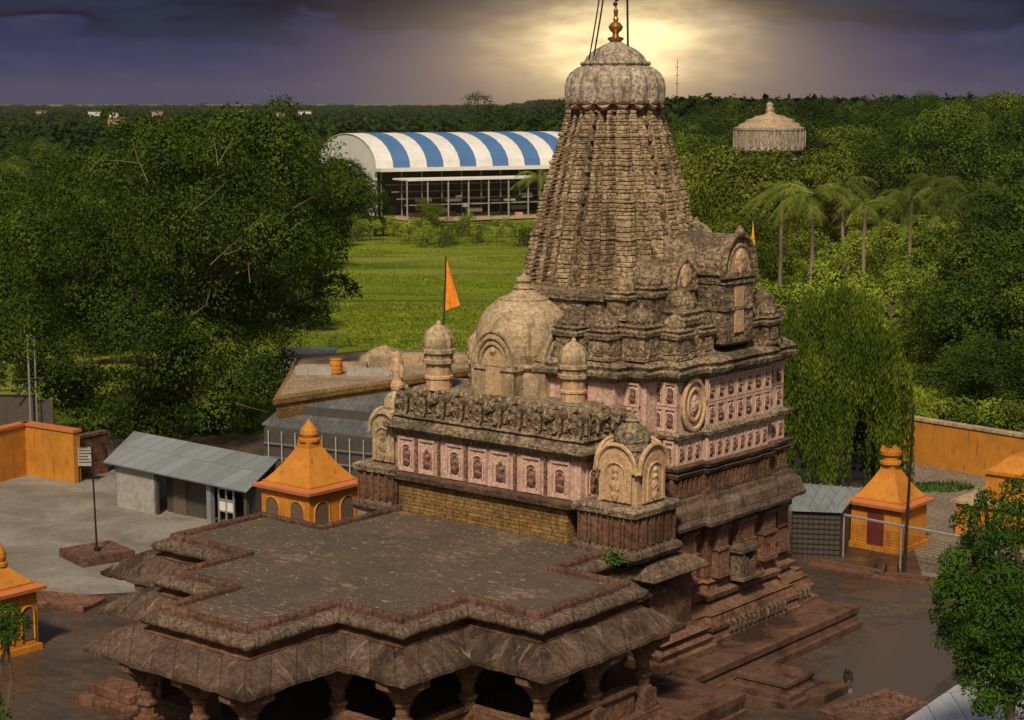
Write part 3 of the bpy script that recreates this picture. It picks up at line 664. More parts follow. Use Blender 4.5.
# sanctum ----------------------------------------------------------------
def ratha(E, k=1.0, cu=-44, cv=60):   # the side away from the hall door is narrower
    """stepped plan; E = half extent"""
    q = [(1, .38), (.955, .38), (.955, .66), (.83, .66), (.83, .74), (.74, .83), (.66, .83), (.66, .955), (.38, .955), (.38, 1)]
    q = [(1, .38), (.955, .38), (.955, .67), (.82, .67), (.82, .82), (.67, .82), (.67, .955), (.38, .955), (.38, 1)]
    out = []
    for sx, sy, rev in ((1, 1, False), (-1, 1, True), (-1, -1, False), (1, -1, True)):
        pts = [(sx * a * E, sy * b * E) for a, b in q]
        out += pts[::-1] if rev else pts
    return [(cu + (a if a > 0 else a * .6), cv + b) for a, b in out]
def build_sanctum():
    P = ratha(6.0, cv=60.4)
    b = MB(); molded(b, P, [(1.1, .9), (1.1, 1.2), (1.0, 1.25), (.9, 1.45), (1.0, 1.55), (1.0, 1.7), (.85, 1.8), (.75, 2.0), (.8, 2.1), (.55, 2.15)], seg=.5, jit=.018, seed=8); T(b, 'sanctum_plinth', 'redcarve')
    b = MB(); molded(b, P, [(.6, 2.1), (.45, 2.2), (.2, 2.45), (.4, 2.55), (.45, 2.75), (.15, 2.85), (.1, 3.1), (.2, 3.18), (0, 3.25)], seg=.5, jit=.018, seed=9); T(b, 'base_moulding', 'redcarve')
    # scroll band on the plinth
    b = MB()
    for k in range(26):
        v = 56.3 + k * .34; u = -44 + 6 * (.955 if abs(v - 60.4) > 2.3 else 1) + .95
        b.tube([(u + .0, v, 1.25), (u + .12, v, 1.4), (u + .12, v, 1.6), (u - .05, v, 1.74)], .09, 6)
    T(b, 'scroll_band', 'roll')
    b = MB(); molded(b, P, [(0, 3.2), (0, 5.75)], seg=.6, jit=.0); T(b, 'sanctum_wall', 'red')
    b = MB()
    for (v, w_) in ((56.9, .5), (58.9, .35), (60.6, .6), (62.4, .45), (63.9, .4)):
        du = 6 * (1 if abs(v - 60.4) < 2.2 else .955); u = -44 + du
        b.box(u - .02, u + .28, v - w_, v + w_, 3.3, 5.5).box(u - .02, u + .4, v - w_ - .08, v + w_ + .08, 5.25, 5.42).box(u - .02, u + .38, v - w_ - .06, v + w_ + .06, 4.4, 4.5).box(u - .02, u + .38, v - w_ - .06, v + w_ + .06, 3.3, 3.5)
        for k in range(4): b.box(u + .27, u + .34, v - w_ + .12 + k * w_ * .5, v - w_ + .2 + k * w_ * .5, 3.4, 4.3)
    for u in (-41.5, -40.3, -39.0): b.box(u - .35, u + .35, 55.3 if u < -40 else 56.2, 57, 3.3, 5.5)
    T(b, 'wall_pilasters', 'redcarve')
    # ruined doorway niche with pale stones
    b = MB(); b.box(-37.95, -37.3, 58.3, 58.6, 3.1, 4.5).box(-37.95, -37.3, 59.5, 59.75, 3.1, 4.4).box(-37.95, -37.15, 58.1, 60.0, 4.4, 4.6).box(-37.95, -37.0, 58.0, 60.2, 3.0, 3.15).box(-37.9, -37.25, 58.2, 59.9, 4.6, 4.8, tp=.1)
    b.box(-37.4, -37.2, 58.28, 58.5, 3.14, 4.3).box(-37.35, -37.18, 58.6, 58.85, 3.14, 4.1, rot=.2).box(-37.35, -37.15, 59.1, 59.45, 3.14, 3.9, rot=-.2); b.jitter(.04, 2.5)
    for i_, (a_, c_, d_) in enumerate(b.v): b.v[i_] = (-37.9 + (a_ + 37.9) * .8, 60.4 + (c_ - 59.1) * .75, 3.0 + (d_ - 3.0) * .8)
    T(b, 'shrine_niche', 'roll')
    b = MB(); b.box(-37.85, -37.62, 60.05, 60.7, 3.2, 4.1); T(b, 'niche_opening_shade', 'iron')  # solid dark block, painted shade for the inside of the niche
    b = MB(); molded(b, P, [(0, 5.6), (.1, 5.7), (.5, 5.64), (.64, 5.62), (.68, 5.77), (.56, 6.05), (.5, 6.35), (.25, 6.52), (.22, 6.7), (0, 6.74)], seg=.25, jit=.04, colj=.01, seed=12); T(b, 'sanctum_eave', 'eave2')
    b = MB(); molded(b, P, [(0, 6.7), (.1, 6.74), (.1, 6.9), (-.05, 6.95), (-.05, 7.5), (.12, 7.55), (.2, 7.72), (.05, 7.78), (.2, 7.85), (.26, 8.0), (0, 8.06)], seg=.3, jit=.035, seed=13)
    T(b, 'dark_frieze', 'darkband')
    b = MB()
    for i_ in range(len(P)):
        a, c = Vector(P[i_] + (0,)), Vector(P[(i_ + 1) % len(P)] + (0,)); L_ = (c - a).length; n = max(1, int(L_ / .3)); t = (c - a) / L_; o_ = Vector((t.y, -t.x, 0))
        if (a.x < -45 and c.x < -45) or a.y > 65.5: continue
        for k in range(n):
            p = a + t * L_ * (k + .5) / n + o_ * -.02; q = [p - t * .08, p + t * .08, p + t * .08 + o_ * .1, p - t * .08 + o_ * .1]
            b.rings([[(w_.x, w_.y, z) for w_ in q] for z in (6.93, 7.5)])
    T(b, 'frieze_dentils', 'redcarve')
    b = MB(); molded(b, P, [(-.05, 8.04), (-.05, 9.08)], jit=0); T(b, 'lower_pink_band', 'pink')
    b = MB(); molded(b, P, [(0, 9.05), (.16, 9.1), (.2, 9.25), (.08, 9.34), (0, 9.38)], seg=.4, jit=.03, seed=14); T(b, 'pink_moulding', 'cornice')
    b = MB(); molded(b, P, [(-.1, 9.36), (-.1, 11.4)], jit=0); T(b, 'upper_pink_band', 'pink')
    b = MB(); molded(b, P, [(-.1, 11.3), (.1, 11.38), (.15, 11.5), (.3, 11.56), (.35, 11.72), (.2, 11.8), (.3, 11.95), (.1, 12.1), (-.4, 12.16), (-.6, 12.2)], seg=.3, jit=.05, seed=15); T(b, 'sanctum_cornice', 'cornice')
    # niches in both bands (right face) and the short return faces
    n2s = [niche_proto('low_niche', .5, .98, 'pink', sd=k + 10) for k in range(3)]; n3s = [niche_proto('tall_niche', .62, .95, 'pink', sd=k + 20, arch=(k != 2)) for k in range(3)]; n2 = n2s[0]; n3 = n3s[0]
    first = [0, 0]
    def P2(v): return -44 + 6 * (1 if abs(v - 60.4) < 2.25 else .955)
    v = 56.65
    while v < 64.3:
        put(n2s[first[0] % 3], first[0] > 2, P2(v) - .045, v, 8.06, '+u'); first[0] += 1; v += .56
    v = 58.4
    while v < 64.2:
        for z in (9.38, 10.36):
            put(n3s[first[1] % 3], first[1] > 2, P2(v) - .095, v, z, '+u'); first[1] += 1
        v += .68
    for u in (-38.6, -39.2): put(n2, True, u, 56.35, 8.06, '-v'); put(n3, True, u, 56.4, 9.38, '-v'); put(n3, True, u, 56.4, 10.36, '-v')
    for u in (-39.7, -40.3, -40.9): put(n2, True, u, 55.43, 8.06, '-v'); put(n3, True, u, 55.48, 9.38, '-v'); put(n3, True, u, 55.48, 10.36, '-v')
    # medallion
    e = bpy.data.objects.new('medallion', None); C.collection.objects.link(e); e.parent = temple; e.location = (-44 + 5.75 + 44, 57.35 - 60, 10.35); e.rotation_euler = (0, 0, math.pi / 2)
    b = MB()
    for rx, rz, th in ((.72, .98, .1), (.42, .62, .08)):
        b.tube([(rx * math.cos(a), -.08, rz * math.sin(a)) for a in [2 * math.pi * k / 24 for k in range(25)]], th, 6)
    b.build('medallion_ring', 'tan', e); b = MB(); b.rings([[(.68 * math.cos(a), y, .95 * math.sin(a)) for a in [2 * math.pi * k / 20 for k in range(20)]] for y in (-.04, .1)]); b.blob((0, -.08, 0), (.25, .12, .4), 4, 9, .5); b.build('medallion_face', 'pink', e)
    # ---------------- superstructure tiers
    def mini(cu, cv, z0, s, h, mat='tier'):
        """miniature shrine: moulded block with ribbed dome"""
        b = MB(); pl = rect(cu - s, cu + s, cv - s, cv + s)
        molded(b, pl, [(.08, z0), (.08, z0 + .12), (0, z0 + .18), (0, z0 + h * .45), (.1, z0 + h * .48), (.14, z0 + h * .56), (.02, z0 + h * .6), (.1, z0 + h * .66), (-.05, z0 + h * .7)], seg=.5, jit=.03, seed=int(cu * 10))
        b.lathe(cu, cv, [(s * .95, z0 + h * .68), (s * 1.05, z0 + h * .76), (s * .95, z0 + h * .86), (s * .6, z0 + h * .94), (s * .2, z0 + h), (.02, z0 + h * 1.1)], 18, 9, .12)
        for k in range(2):
            b.box(cu - s * .45, cu + s * .45, cv - s - .07, cv + s + .07, z0 + .2, z0 + h * .42); b.box(cu - s - .07, cu + s + .07, cv - s * .45, cv + s * .45, z0 + .2, z0 + h * .42); break
        return T(b, 'miniature_shrine', mat)
    b = MB(); molded(b, ratha(5.1, cv=60.2), [(0, 12.1), (0, 12.7), (.15, 12.75), (.15, 12.9), (0, 13.0), (0, 13.2), (.2, 13.3), (.2, 13.45), (-.2, 13.55)], seg=.35, jit=.05, seed=16); T(b, 'lower_tier', 'cornice')
    b = MB(); molded(b, ratha(4.35, cv=60.2), [(0, 13.5), (0, 14.2), (.15, 14.25), (.15, 14.4), (-.05, 14.5), (-.3, 14.6)], seg=.35, jit=.05, seed=17); T(b, 'upper_tier', 'tier')
    for s1 in (1,):
        for s2 in (-1, 1): mini(-44 + s1 * 4.35, 60.2 + s2 * 4.35, 12.15, .52, 2.0)
    for a in (-3.3, -1.7, 1.7, 3.3):
        if a > -1: mini(-44 + a, 60.2 - 5.15, 12.15, .48, 1.75)
        mini(-44 + 5.2, 60.2 + a, 12.15, .45, 1.7)
    for a in (-3.2, 3.2):
        if a > 0: mini(-44 + a, 60.2 - 3.9, 13.6, .45, 1.6, 'spire')
        mini(-44 + 3.9, 60.2 + a, 13.5, .48, 2.0)
    mini(-44 + 4.9, 60.2 - 2.5, 12.2, .6, 2.6); mini(-44 + 5.55, 60.2 + 2.7, 12.15, .4, 1.7)
    # ribbed cushions on the front of the tiers
    b = MB()
    for k in range(7): 
        u = -44 - 1.6 + k * .75
        b.lathe(u, 55.9, [(.3, 12.2), (.42, 12.4), (.42, 12.9), (.36, 13.15), (.2, 13.25)], 10)
    T(b, 'ribbed_cushions', 'cornice')
    b = MB()
    for k in range(5): 
        b.lathe(-44 - 1.6 + k * .8, 56.6, [(.3, 13.5), (.4, 13.7), (.4, 14.3), (.2, 14.5)], 10)
    T(b, 'ribbed_cushions', 'tier')
    # barrel-vaulted gable blocks (four sides), and a lower one in front of it
    def gable(cu, cv, ang, z0, zs, hw, length, mat='tier', name='gable'):
        e = bpy.data.objects.new(name, None); C.collection.objects.link(e); e.parent = temple; e.location = (cu + 44, cv - 60, 0); e.rotation_euler = (0, 0, ang)
        b = MB(); b.box(-length, 0, -hw, hw, z0, zs)
        for zz in (z0 + .1, (z0 + zs) / 2, zs - .35): b.box(-length - .02, .08, -hw - .08, hw + .08, zz, zz + .14)
        for k in range(4): b.box(-length + (k + .5) * length / 4 - .12, -length + (k + .5) * length / 4 + .12, -hw - .06, hw + .06, z0 + .3, zs - .4)
        b.build('gable_wall', mat, e, sub=1, disp=.03)
        b = MB(); n = 14; A = [(-(hw + .12) * math.cos(math.pi * k / n), zs + (hw + .12) * 1.35 * math.sin(math.pi * k / n)) for k in range(n + 1)]
        rs = [[(x, y, z) for y, z in A] for x in [-length + (length - .05) * t / 6 for t in range(7)]]; b.rings(rs); b.jitter(.03, 2)
        b.build('barrel_vault', mat, e)
        b = MB()
        for rr, th in ((hw + .1, .13), (hw - .22, .08)):
            b.tube([(0, -rr * math.cos(math.pi * k / 16), zs + rr * 1.38 * math.sin(math.pi * k / 16)) for k in range(17)], th, 6)
        b.box(-.1, .14, -hw - .2, hw + .2, zs - .12, zs + .1).lathe(.0, 0, [(.12, zs + hw * 1.4), (.2, zs + hw * 1.4 + .2), (.05, zs + hw * 1.4 + .45)], 8)
        b.build('gable_arch', mat, e)
        b = MB(); A = [(-hw * .85 * math.cos(math.pi * k / n), zs + hw * .85 * 1.35 * math.sin(math.pi * k / n)) for k in range(n + 1)]
        b.rings([[(x, y, z) for y, z in A] for x in (-.1, .03)]); b.blob((.06, 0, zs + .55), (.12, .35, .5), 3, 9, .5); b.box(-.1, .06, -hw * .3, hw * .3, z0 + .5, zs - .5); b.build('gable_face', 'tan', e, sub=1, disp=.03)
    gable(-38.15, 60.4, 0, 12.4, 15.2, 1.05, 3.6)
    gable(-44, 66.1, math.pi / 2, 12.4, 15.0, 1.05, 3.6); pass
    gable(-39.3, 58.2, 0, 12.6, 14.75, .62, 3.2, name='small_gable'); gable(-39.3, 62.5, 0, 12.6, 14.4, .55, 2.6, name='small_gable')
    # ---------------- the spire
    prof = [(12.0, 3.62), (13.5, 3.46), (15, 3.24), (16, 3.04), (17, 2.82), (18, 2.6), (19, 2.36), (20, 2.11), (21, 1.84), (21.9, 1.62)]
    def ext(z):
        for (z0, e0), (z1, e1) in zip(prof, prof[1:]):
            if z <= z1: return e0 + (e1 - e0) * (z - z0) / (z1 - z0)
        return prof[-1][1]
    # face plan: ribs with deep grooves between them
    half = [(0, 1.07), (.10, 1.07), (.115, .84), (.20, .84), (.215, .98), (.26, 1.02), (.31, .98), (.325, .76), (.42, .76), (.435, .92), (.48, .96), (.53, .92), (.545, .70), (.655, .70), (.66, .86), (.80, .86)]
    face = [(-a, b) for a, b in half[::-1][:-1]] + half
    def plan(E, s=1.0):
        out = []
        for k in range(4):
            c_, s_ = round(math.cos(-k * math.pi / 2)), round(math.sin(-k * math.pi / 2))
            for a, b_ in face: out.append(((a * c_ - b_ * s_) * E, (a * s_ + b_ * c_) * E))
        return out[::-1]
    rs = []; z = 12.0; ci = 0; rr = random.Random(5)
    while z < 21.75:
        hgt = rr.choice((.13, .17, .2, .26)) * (1 if z < 19 else .85); k = rr.uniform(.985, 1.01) + (.05 if ci % 8 == 0 else 0)
        E0 = ext(z)
        for zz, o_ in ((z, -.03), (z + .03, .012), (z + hgt - .06, .015), (z + hgt - .02, -.03)):
            rs.append([(-44 + x * (1 + (o_ + (k - 1)) / max(1, E0) * 1.0), 60 + y * (1 + (o_ + (k - 1)) / max(1, E0)), zz) for x, y in plan(ext(zz))])
        z += hgt; ci += 1
    b = MB(); b.rings(rs); b.jitter(.045, 2.6, 3); T(b, 'spire_tower', 'spire')
    # central spine panels with little plaques
    for (dx, dy) in ((0, -1), (1, 0)):
        b = MB(); z = 14.8
        while z < 21.3:
            E_ = ext(z + .2) + .03; hh = .34
            if dx: b.box(-44 + E_ - .2, -44 + E_ + .03, 60 - .34, 60 + .34, z, z + hh)
            else: b.box(-44 - .34, -44 + .34, 60 - E_ - .03, 60 - E_ + .2, z, z + hh)
            z += .62
        b.jitter(.03, 4); T(b, 'spine_plaques', 'tier')
    # neck, lobed crown and cap
    b = MB(); b.lathe(-44, 60, [(1.75, 21.55), (1.72, 21.75), (1.95, 21.85), (2.0, 21.98), (1.7, 22.05)], 40, 16, .04); T(b, 'spire_neck', 'spire')
    b = MB(); b.lathe(-44, 60, [(1.62, 21.45), (1.8, 21.6), (2.02, 21.85), (1.98, 22.0), (1.5, 22.05)], 96, 16, .1); T(b, 'petal_rim', 'red')
    am = MB(); seg = 96; rs = []
    for r_, z_ in [(1.5, 21.98), (1.98, 21.86), (2.1, 21.95), (2.12, 22.2), (2.13, 22.55), (2.06, 22.85), (1.9, 23.1), (1.62, 23.3), (1.3, 23.42), (1.2, 23.45)]:
        ring = []
        for i in range(seg):
            a = 2 * math.pi * i / seg; l = abs(math.cos(8 * a)); q = 1 + .07 * (l - .65)
            zz = z_ - (.26 * l if r_ > 1.9 and z_ < 22 else 0)
            q *= .955; ring.append((-44 + r_ * q * math.cos(a), 60 + r_ * q * math.sin(a), zz))
        rs.append(ring)
    am.rings(rs); a_ob = T(am, 'lobed_crown', 'amalaka', smooth=False)
    c = MB(); c.lathe(-44, 60, [(1.36, 23.38), (1.42, 23.46), (1.36, 23.54), (1.25, 23.56), (1.12, 23.78), (.85, 24.02), (.5, 24.2), (.25, 24.32), (.2, 24.36)], 64, 12, .08); T(c, 'crown_cap', 'amalaka')
    c = MB(); c.lathe(-44, 60, [(.16, 24.3), (.32, 24.42), (.34, 24.5), (.14, 24.56), (.12, 24.68), (.26, 24.82), (.3, 24.95), (.2, 25.08), (.08, 25.16), (.12, 25.24), (.07, 25.34), (.1, 25.6), (.03, 25.7)], 16); f = T(c, 'finial', 'gold')
    c = MB(); c.tube([(-44, 60, 25.6), (-44, 60, 27.8)], .035, 6)
    for z_ in (25.85, 26.05, 26.3, 26.5, 26.8): c.blob((-44 + rr.uniform(-.05, .05), 60, z_), (.1, .1, .09), int(z_ * 3), 6)
    T(c, 'trident_rod', 'iron')
build_sanctum()
def U(u, v, z): 
    a = xy(u, v); return (a[0], a[1], z)
# lightning rod and cables on the spire top
b = MB(); p0 = atY(628, 54, 74.0); p1 = atY(627, -25, 74.0); b.tube([p0, p1], .045, 6)
tag(b.build('lightning_rod', 'iron'), 'straight dark rod right of the gold finial on the spire crown', 'lightning rod')
b = MB(); b.tube([atY(589, 60, 73.2), atY(596, 20, 73.2), atY(603, -25, 73.2)], .03, 5); b.tube([atY(594, 56, 73.2), atY(600, 20, 73.2), atY(607, -25, 73.2)], .035, 5)
tag(b.build('guy_cable', 'iron'), 'pair of leaning dark cables left of the gold finial', 'cable')

# platforms beside the temple ---------------------------------------------
b = MB(); molded(b, [(-49, 53.6), (-35.4, 53.6), (-35.4, 65.9), (-49, 65.9)], [(.12, 0), (.12, .3), (0, .35), (-.08, .6), (0, .7), (0, .94), (-.2, 1.0)], seg=.6, jit=.012, seed=31)
T(b, 'long_platform', 'plat')
b = MB(); molded(b, [(-38.2, 49.8), (-33.2, 49.8), (-33.2, 53.5), (-38.2, 53.5)], [(.05, 0), (.05, .25), (-.05, .3), (0, .6), (0, .85), (-.15, .9)], seg=.6, jit=.012, seed=32)
T(b, 'low_platform', 'plat')
# step block
b = MB(); molded(b, rect(-34.9, -32.7, 55.5, 57.4), [(.5, 0), (.5, .2), (.3, .22), (.3, .42), (0, .45), (0, .62), (.06, .66), (.06, .8), (-.05, .82)], seg=.5, jit=.012, seed=33)
b.box(-32.6, -31.6, 56.3, 58.2, 0, .35)
T(b, 'side_steps', 'plat')
# lower storey between hall and sanctum with its slab eave
b = MB(); b.box(-39.8, -37.4, 53.4, 56.2, 1, 4.5); T(b, 'link_wall', 'redcarve', sub=2, disp=.03)
b = MB(); molded(b, rect(-39.9, -37.3, 53.3, 55.7), [(0, 4.3), (.5, 4.38), (.6, 4.48), (.55, 4.62), (.2, 4.88), (-.2, 5.0)], seg=.35, jit=.018, seed=35); T(b, 'link_eave', 'roll')
b = MB(); molded(b, rect(-39.8, -36.7, 53.2, 56.5), [(.2, .95), (.2, 1.3), (0, 1.35), (.1, 1.6), (-.1, 1.8), (.1, 2.0), (-.2, 2.2)], seg=.35, jit=.018, seed=36); T(b, 'link_plinth', 'redcarve')
def leaf_quad(p, n, s, r, asp=.6):
    t = n.orthogonal().normalized(); bb = n.cross(t); a = r.uniform(0, 6.28); d = t * math.cos(a) + bb * math.sin(a); e = n.cross(d)
    return [p - d * s, p + e * s * asp, p + d * s, p - e * s * asp]
b = MB()
for k in range(260):
    d = Vector((rnd.gauss(0, .22), rnd.gauss(0, .22), abs(rnd.gauss(0, .2)))); b.add(leaf_quad(Vector(U(-38.0, 52.0, 5.2)) + d, Vector((rnd.uniform(-1, 1), rnd.uniform(-1, 1), 1)).normalized(), .07, rnd), [(0, 1, 2, 3)])
tag(b.build('weed', 'weed', fix=False), 'small green weed growing at the corner of the hall roof', 'plant')

# flags on the temple
def flag(name, base, top, pts, mat, label):
    e = empty(name, label, 'flag', base); bv = Vector(base)
    p = MB(); p.tube([(0, 0, 0), Vector(top) - bv], .03, 6); p.build('flag_pole', 'iron', e)
    c = MB(); n = 8; rows = []
    P = [Vector(q) - bv for q in pts]
    for i in range(n + 1):
        t = i / n; a = P[0].lerp(P[1], t); d = P[0].lerp(P[2], t)
        row = []
        for k in range(6):
            q = a.lerp(d, k / 5); q = q + Vector((0, 1, 0)) * .16 * math.sin(k * 2.0 + t * 2.5) * t; row.append(q)
        rows.append(row)
    vs = [q for r_ in rows for q in r_] + [q + Vector((.0, .012, 0)) for r_ in rows for q in r_]; m_ = (n + 1) * 6
    fs = []
    for i in range(n):
        for k in range(5):
            q = i * 6 + k; fs += [(q, q + 1, q + 7, q + 6), (m_ + q, m_ + q + 6, m_ + q + 7, m_ + q + 1)]
    c.add(vs, fs); c.build('flag_cloth', mat, e, smooth=True)
tb = Vector(U(-47.6, 53.45, 13.1)); Yf = tb.y
flag('saffron_flag', tuple(tb), atY(446, 256, Yf), [atY(446, 257, Yf), atY(444, 311, Yf), atY(460, 305, Yf)], 'cloth', 'saffron triangular pennant hanging on the small turret left of the dome')
yb = Vector(U(-38.6, 62.6, 15.2)); flag('yellow_flag', atY(752, 262, yb.y), atY(752, 219, yb.y), [atY(753, 220, yb.y), atY(749.5, 248, yb.y), atY(755, 250, yb.y)], 'clothy', 'thin furled yellow flag behind the spire gable')

# ------------------------------------------------------------------ orange shrines
def shrine(loc, s, wall_h, roof_h, label, rz=-AZ, arches=True, door=False, sink=0.0, tip='spike'):
    e = empty('orange_shrine', label, 'shrine', loc, rz, 'small orange shrines round the courtyard')
    b = MB(); b.box(-s, s, -s, s, 0, wall_h).box(-s - .12, s + .12, -s - .12, s + .12, 0, .25); b.build('shrine_wall', 'orange', e)
    b = MB(); molded(b, rect(-s, s, -s, s), [(0, wall_h - .05), (.12, wall_h), (.3, wall_h + .05), (.32, wall_h + .2), (.1, wall_h + .25), (0, wall_h + .3)], seg=.6, jit=.015); b.build('shrine_cornice', 'trim', e)
    z = wall_h + .28; b = MB(); b.box(-s * .98, s * .98, -s * .98, s * .98, z - .02, z + .1)
    z += .08; top = z + roof_h
    q = s * .95
    b.rings([[(x * k, y * k, zz) for x, y in ((-q, -q), (q, -q), (q, q), (-q, q))] for k, zz in ((1, z), (.78, z + roof_h * .2), (.5, z + roof_h * .52), (.28, z + roof_h * .82), (.26, top))])
    if tip == 'spike':
        b.lathe(0, 0, [(q * .34, top - .05), (q * .34, top + .08), (q * .24, top + .12), (q * .3, top + .3), (q * .27, top + .5), (q * .12, top + .8), (.02, top + 1.0)], 14)
    elif tip == 'pot':
        b.lathe(0, 0, [(q * .42, top - .05), (q * .42, top + .08), (q * .3, top + .12), (q * .3, top + .35), (q * .4, top + .42), (q * .42, top + .6), (q * .1, top + .62)], 14)
        for a in range(4): b.box(q * .32 * math.cos(a * 1.57) - .08, q * .32 * math.cos(a * 1.57) + .08, q * .32 * math.sin(a * 1.57) - .08, q * .32 * math.sin(a * 1.57) + .08, top + .55, top + .78)
    b.build('shrine_roof', 'orange', e)
    def arch(cx, w_, z0, z1, r, mat, name):
        c = MB(); A = [(cx - w_, z0), (cx - w_, z1)] + [(cx - w_ * math.cos(math.pi * k / 8), z1 + w_ * math.sin(math.pi * k / 8)) for k in range(1, 8)] + [(cx + w_, z1), (cx + w_, z0)]
        c.rings([[(x, -s - .03, zz) for x, zz in A], [(x, -s + .1, zz) for x, zz in A]]); c.xform(Matrix.Rotation(r, 4, 'Z')); c.build(name, mat, e)
        c = MB(); A2 = [(x, -s - .04, zz) for x, zz in A]; c.tube(A2, .05, 5); c.xform(Matrix.Rotation(r, 4, 'Z')); c.build('arch_frame', 'orange', e)
    if arches:
        for r in range(4):
            for cx in (-s * .52, s * .52): arch(cx, s * .3, .5, wall_h - .85, r * math.pi / 2, 'bark', 'shrine_arch')
    if door:
        c = MB(); c.box(-s - .04, -s + .05, -.5, .42, .05, 1.9); c.box(-s * .0, s * .0 + .01, 0, .01, .1, .11); c.build('shrine_door', 'door', e)
        c = MB(); c.box(-.45, .45, -s - .04, -s + .05, .05, 1.9); c.build('shrine_door', 'door', e)
    return e
p = at(311, 553, 0); shrine((p[0], p[1], .0), 1.66, 3.35, 1.95, 'tall saffron orange shrine with pyramid roof and arches beside the tin shed')
_p = at(3, 650); shrine((_p[0], _p[1], 0), 1.0, 2.45, .75, 'orange shrine cut by the left photo edge with squat pyramid roof')
p = at(888, 545, 0); shrine((p[0], p[1], .0), 1.36, 2.15, 1.7, 'orange shrine with maroon door behind the pipe railing', arches=False, door=True, tip='pot')
# low orange pavilion at the right edge
p = at(1015, 535, 0); e = empty('orange_pavilion', 'low yellow orange pavilion at the right edge above the leafy tree', 'pavilion', p, -AZ)
b = MB(); b.box(-2.4, 1.6, -1.9, 2.6, 0, 1.7); b.build('pavilion_base', 'orange', e)
b = MB(); b.box(-2.6, 1.8, -2.1, 2.8, 1.7, 1.85); b.build('pavilion_ledge', 'dome', e)
b = MB(); b.box(-1.3, 1.6, -.9, 2.4, 1.85, 3.2).box(-1.45, 1.7, -1.05, 2.5, 3.2, 3.35).box(-1.2, 1.5, -.8, 2.3, 3.35, 4.1, tp=.8); b.build('pavilion_upper', 'orange', e)

# ------------------------------------------------------------------ walls and sheds left
def wall(name, pts, h, th, mat, cap, label, cat='wall'):
    e = empty(name, label, cat, pts[0]); o = Vector(pts[0])
    b = MB(); c = MB()
    for i in range(len(pts) - 1):
        a, d = Vector(pts[i]) - o, Vector(pts[i + 1]) - o; t = (d - a).normalized(); n = Vector((-t.y, t.x, 0)) * th / 2
        for mb, k, z0, z1 in ((b, 1.0, 0, h), (c, 1.35, h, h + .16)):
            a2, d2 = a - t * th * .5 * (k - .99), d + t * th * .5 * (k - .99)
            q = [a2 - n * k, d2 - n * k, d2 + n * k, a2 + n * k]
            mb.add([(p.x, p.y, z0) for p in q] + [(p.x, p.y, z1) for p in q], [(3, 2, 1, 0), (4, 5, 6, 7), (0, 1, 5, 4), (1, 2, 6, 5), (2, 3, 7, 6), (3, 0, 4, 7)])
    b.build('wall_face', mat, e); c.build('wall_coping', cap, e); return e
wall('orange_wall', [at(-40, 492), at(27, 474), at(78, 483)], 3.0, .5, 'orange2', 'trim', 'orange painted courtyard wall with folded corner at the left edge')
wall('orange_wall', [at(880, 455), at(905, 461), at(1075, 492)], 2.7, .5, 'orange2', 'dome', 'long stained orange boundary wall behind the right shrine')
wall('brown_wall', [at(80, 478), at(106, 472)], 2.4, .4, 'red', 'darkband', 'dark brown wall stub behind the notice board under the big tree')
# notice board
p = at(87, 482); e = empty('notice_board', 'small white notice board at the end of the orange wall', 'board', (p[0], p[1] - .2, 0))
b = MB(); b.box(-.42, .42, -.04, .04, 1.0, 2.1); b.build('board_panel', 'whitewall', e); b = MB(); b.box(-.42, -.36, -.03, .05, 0, 1.25).box(.36, .42, -.03, .05, 0, 1.25); b.build('board_post', 'iron', e)
b = MB()
for k in range(6): b.box(-.36, .36 - .1 * (k % 3), -.05, -.042, 1.2 + k * .17, 1.25 + k * .17)
b.build('printed_lines', 'iron', e)
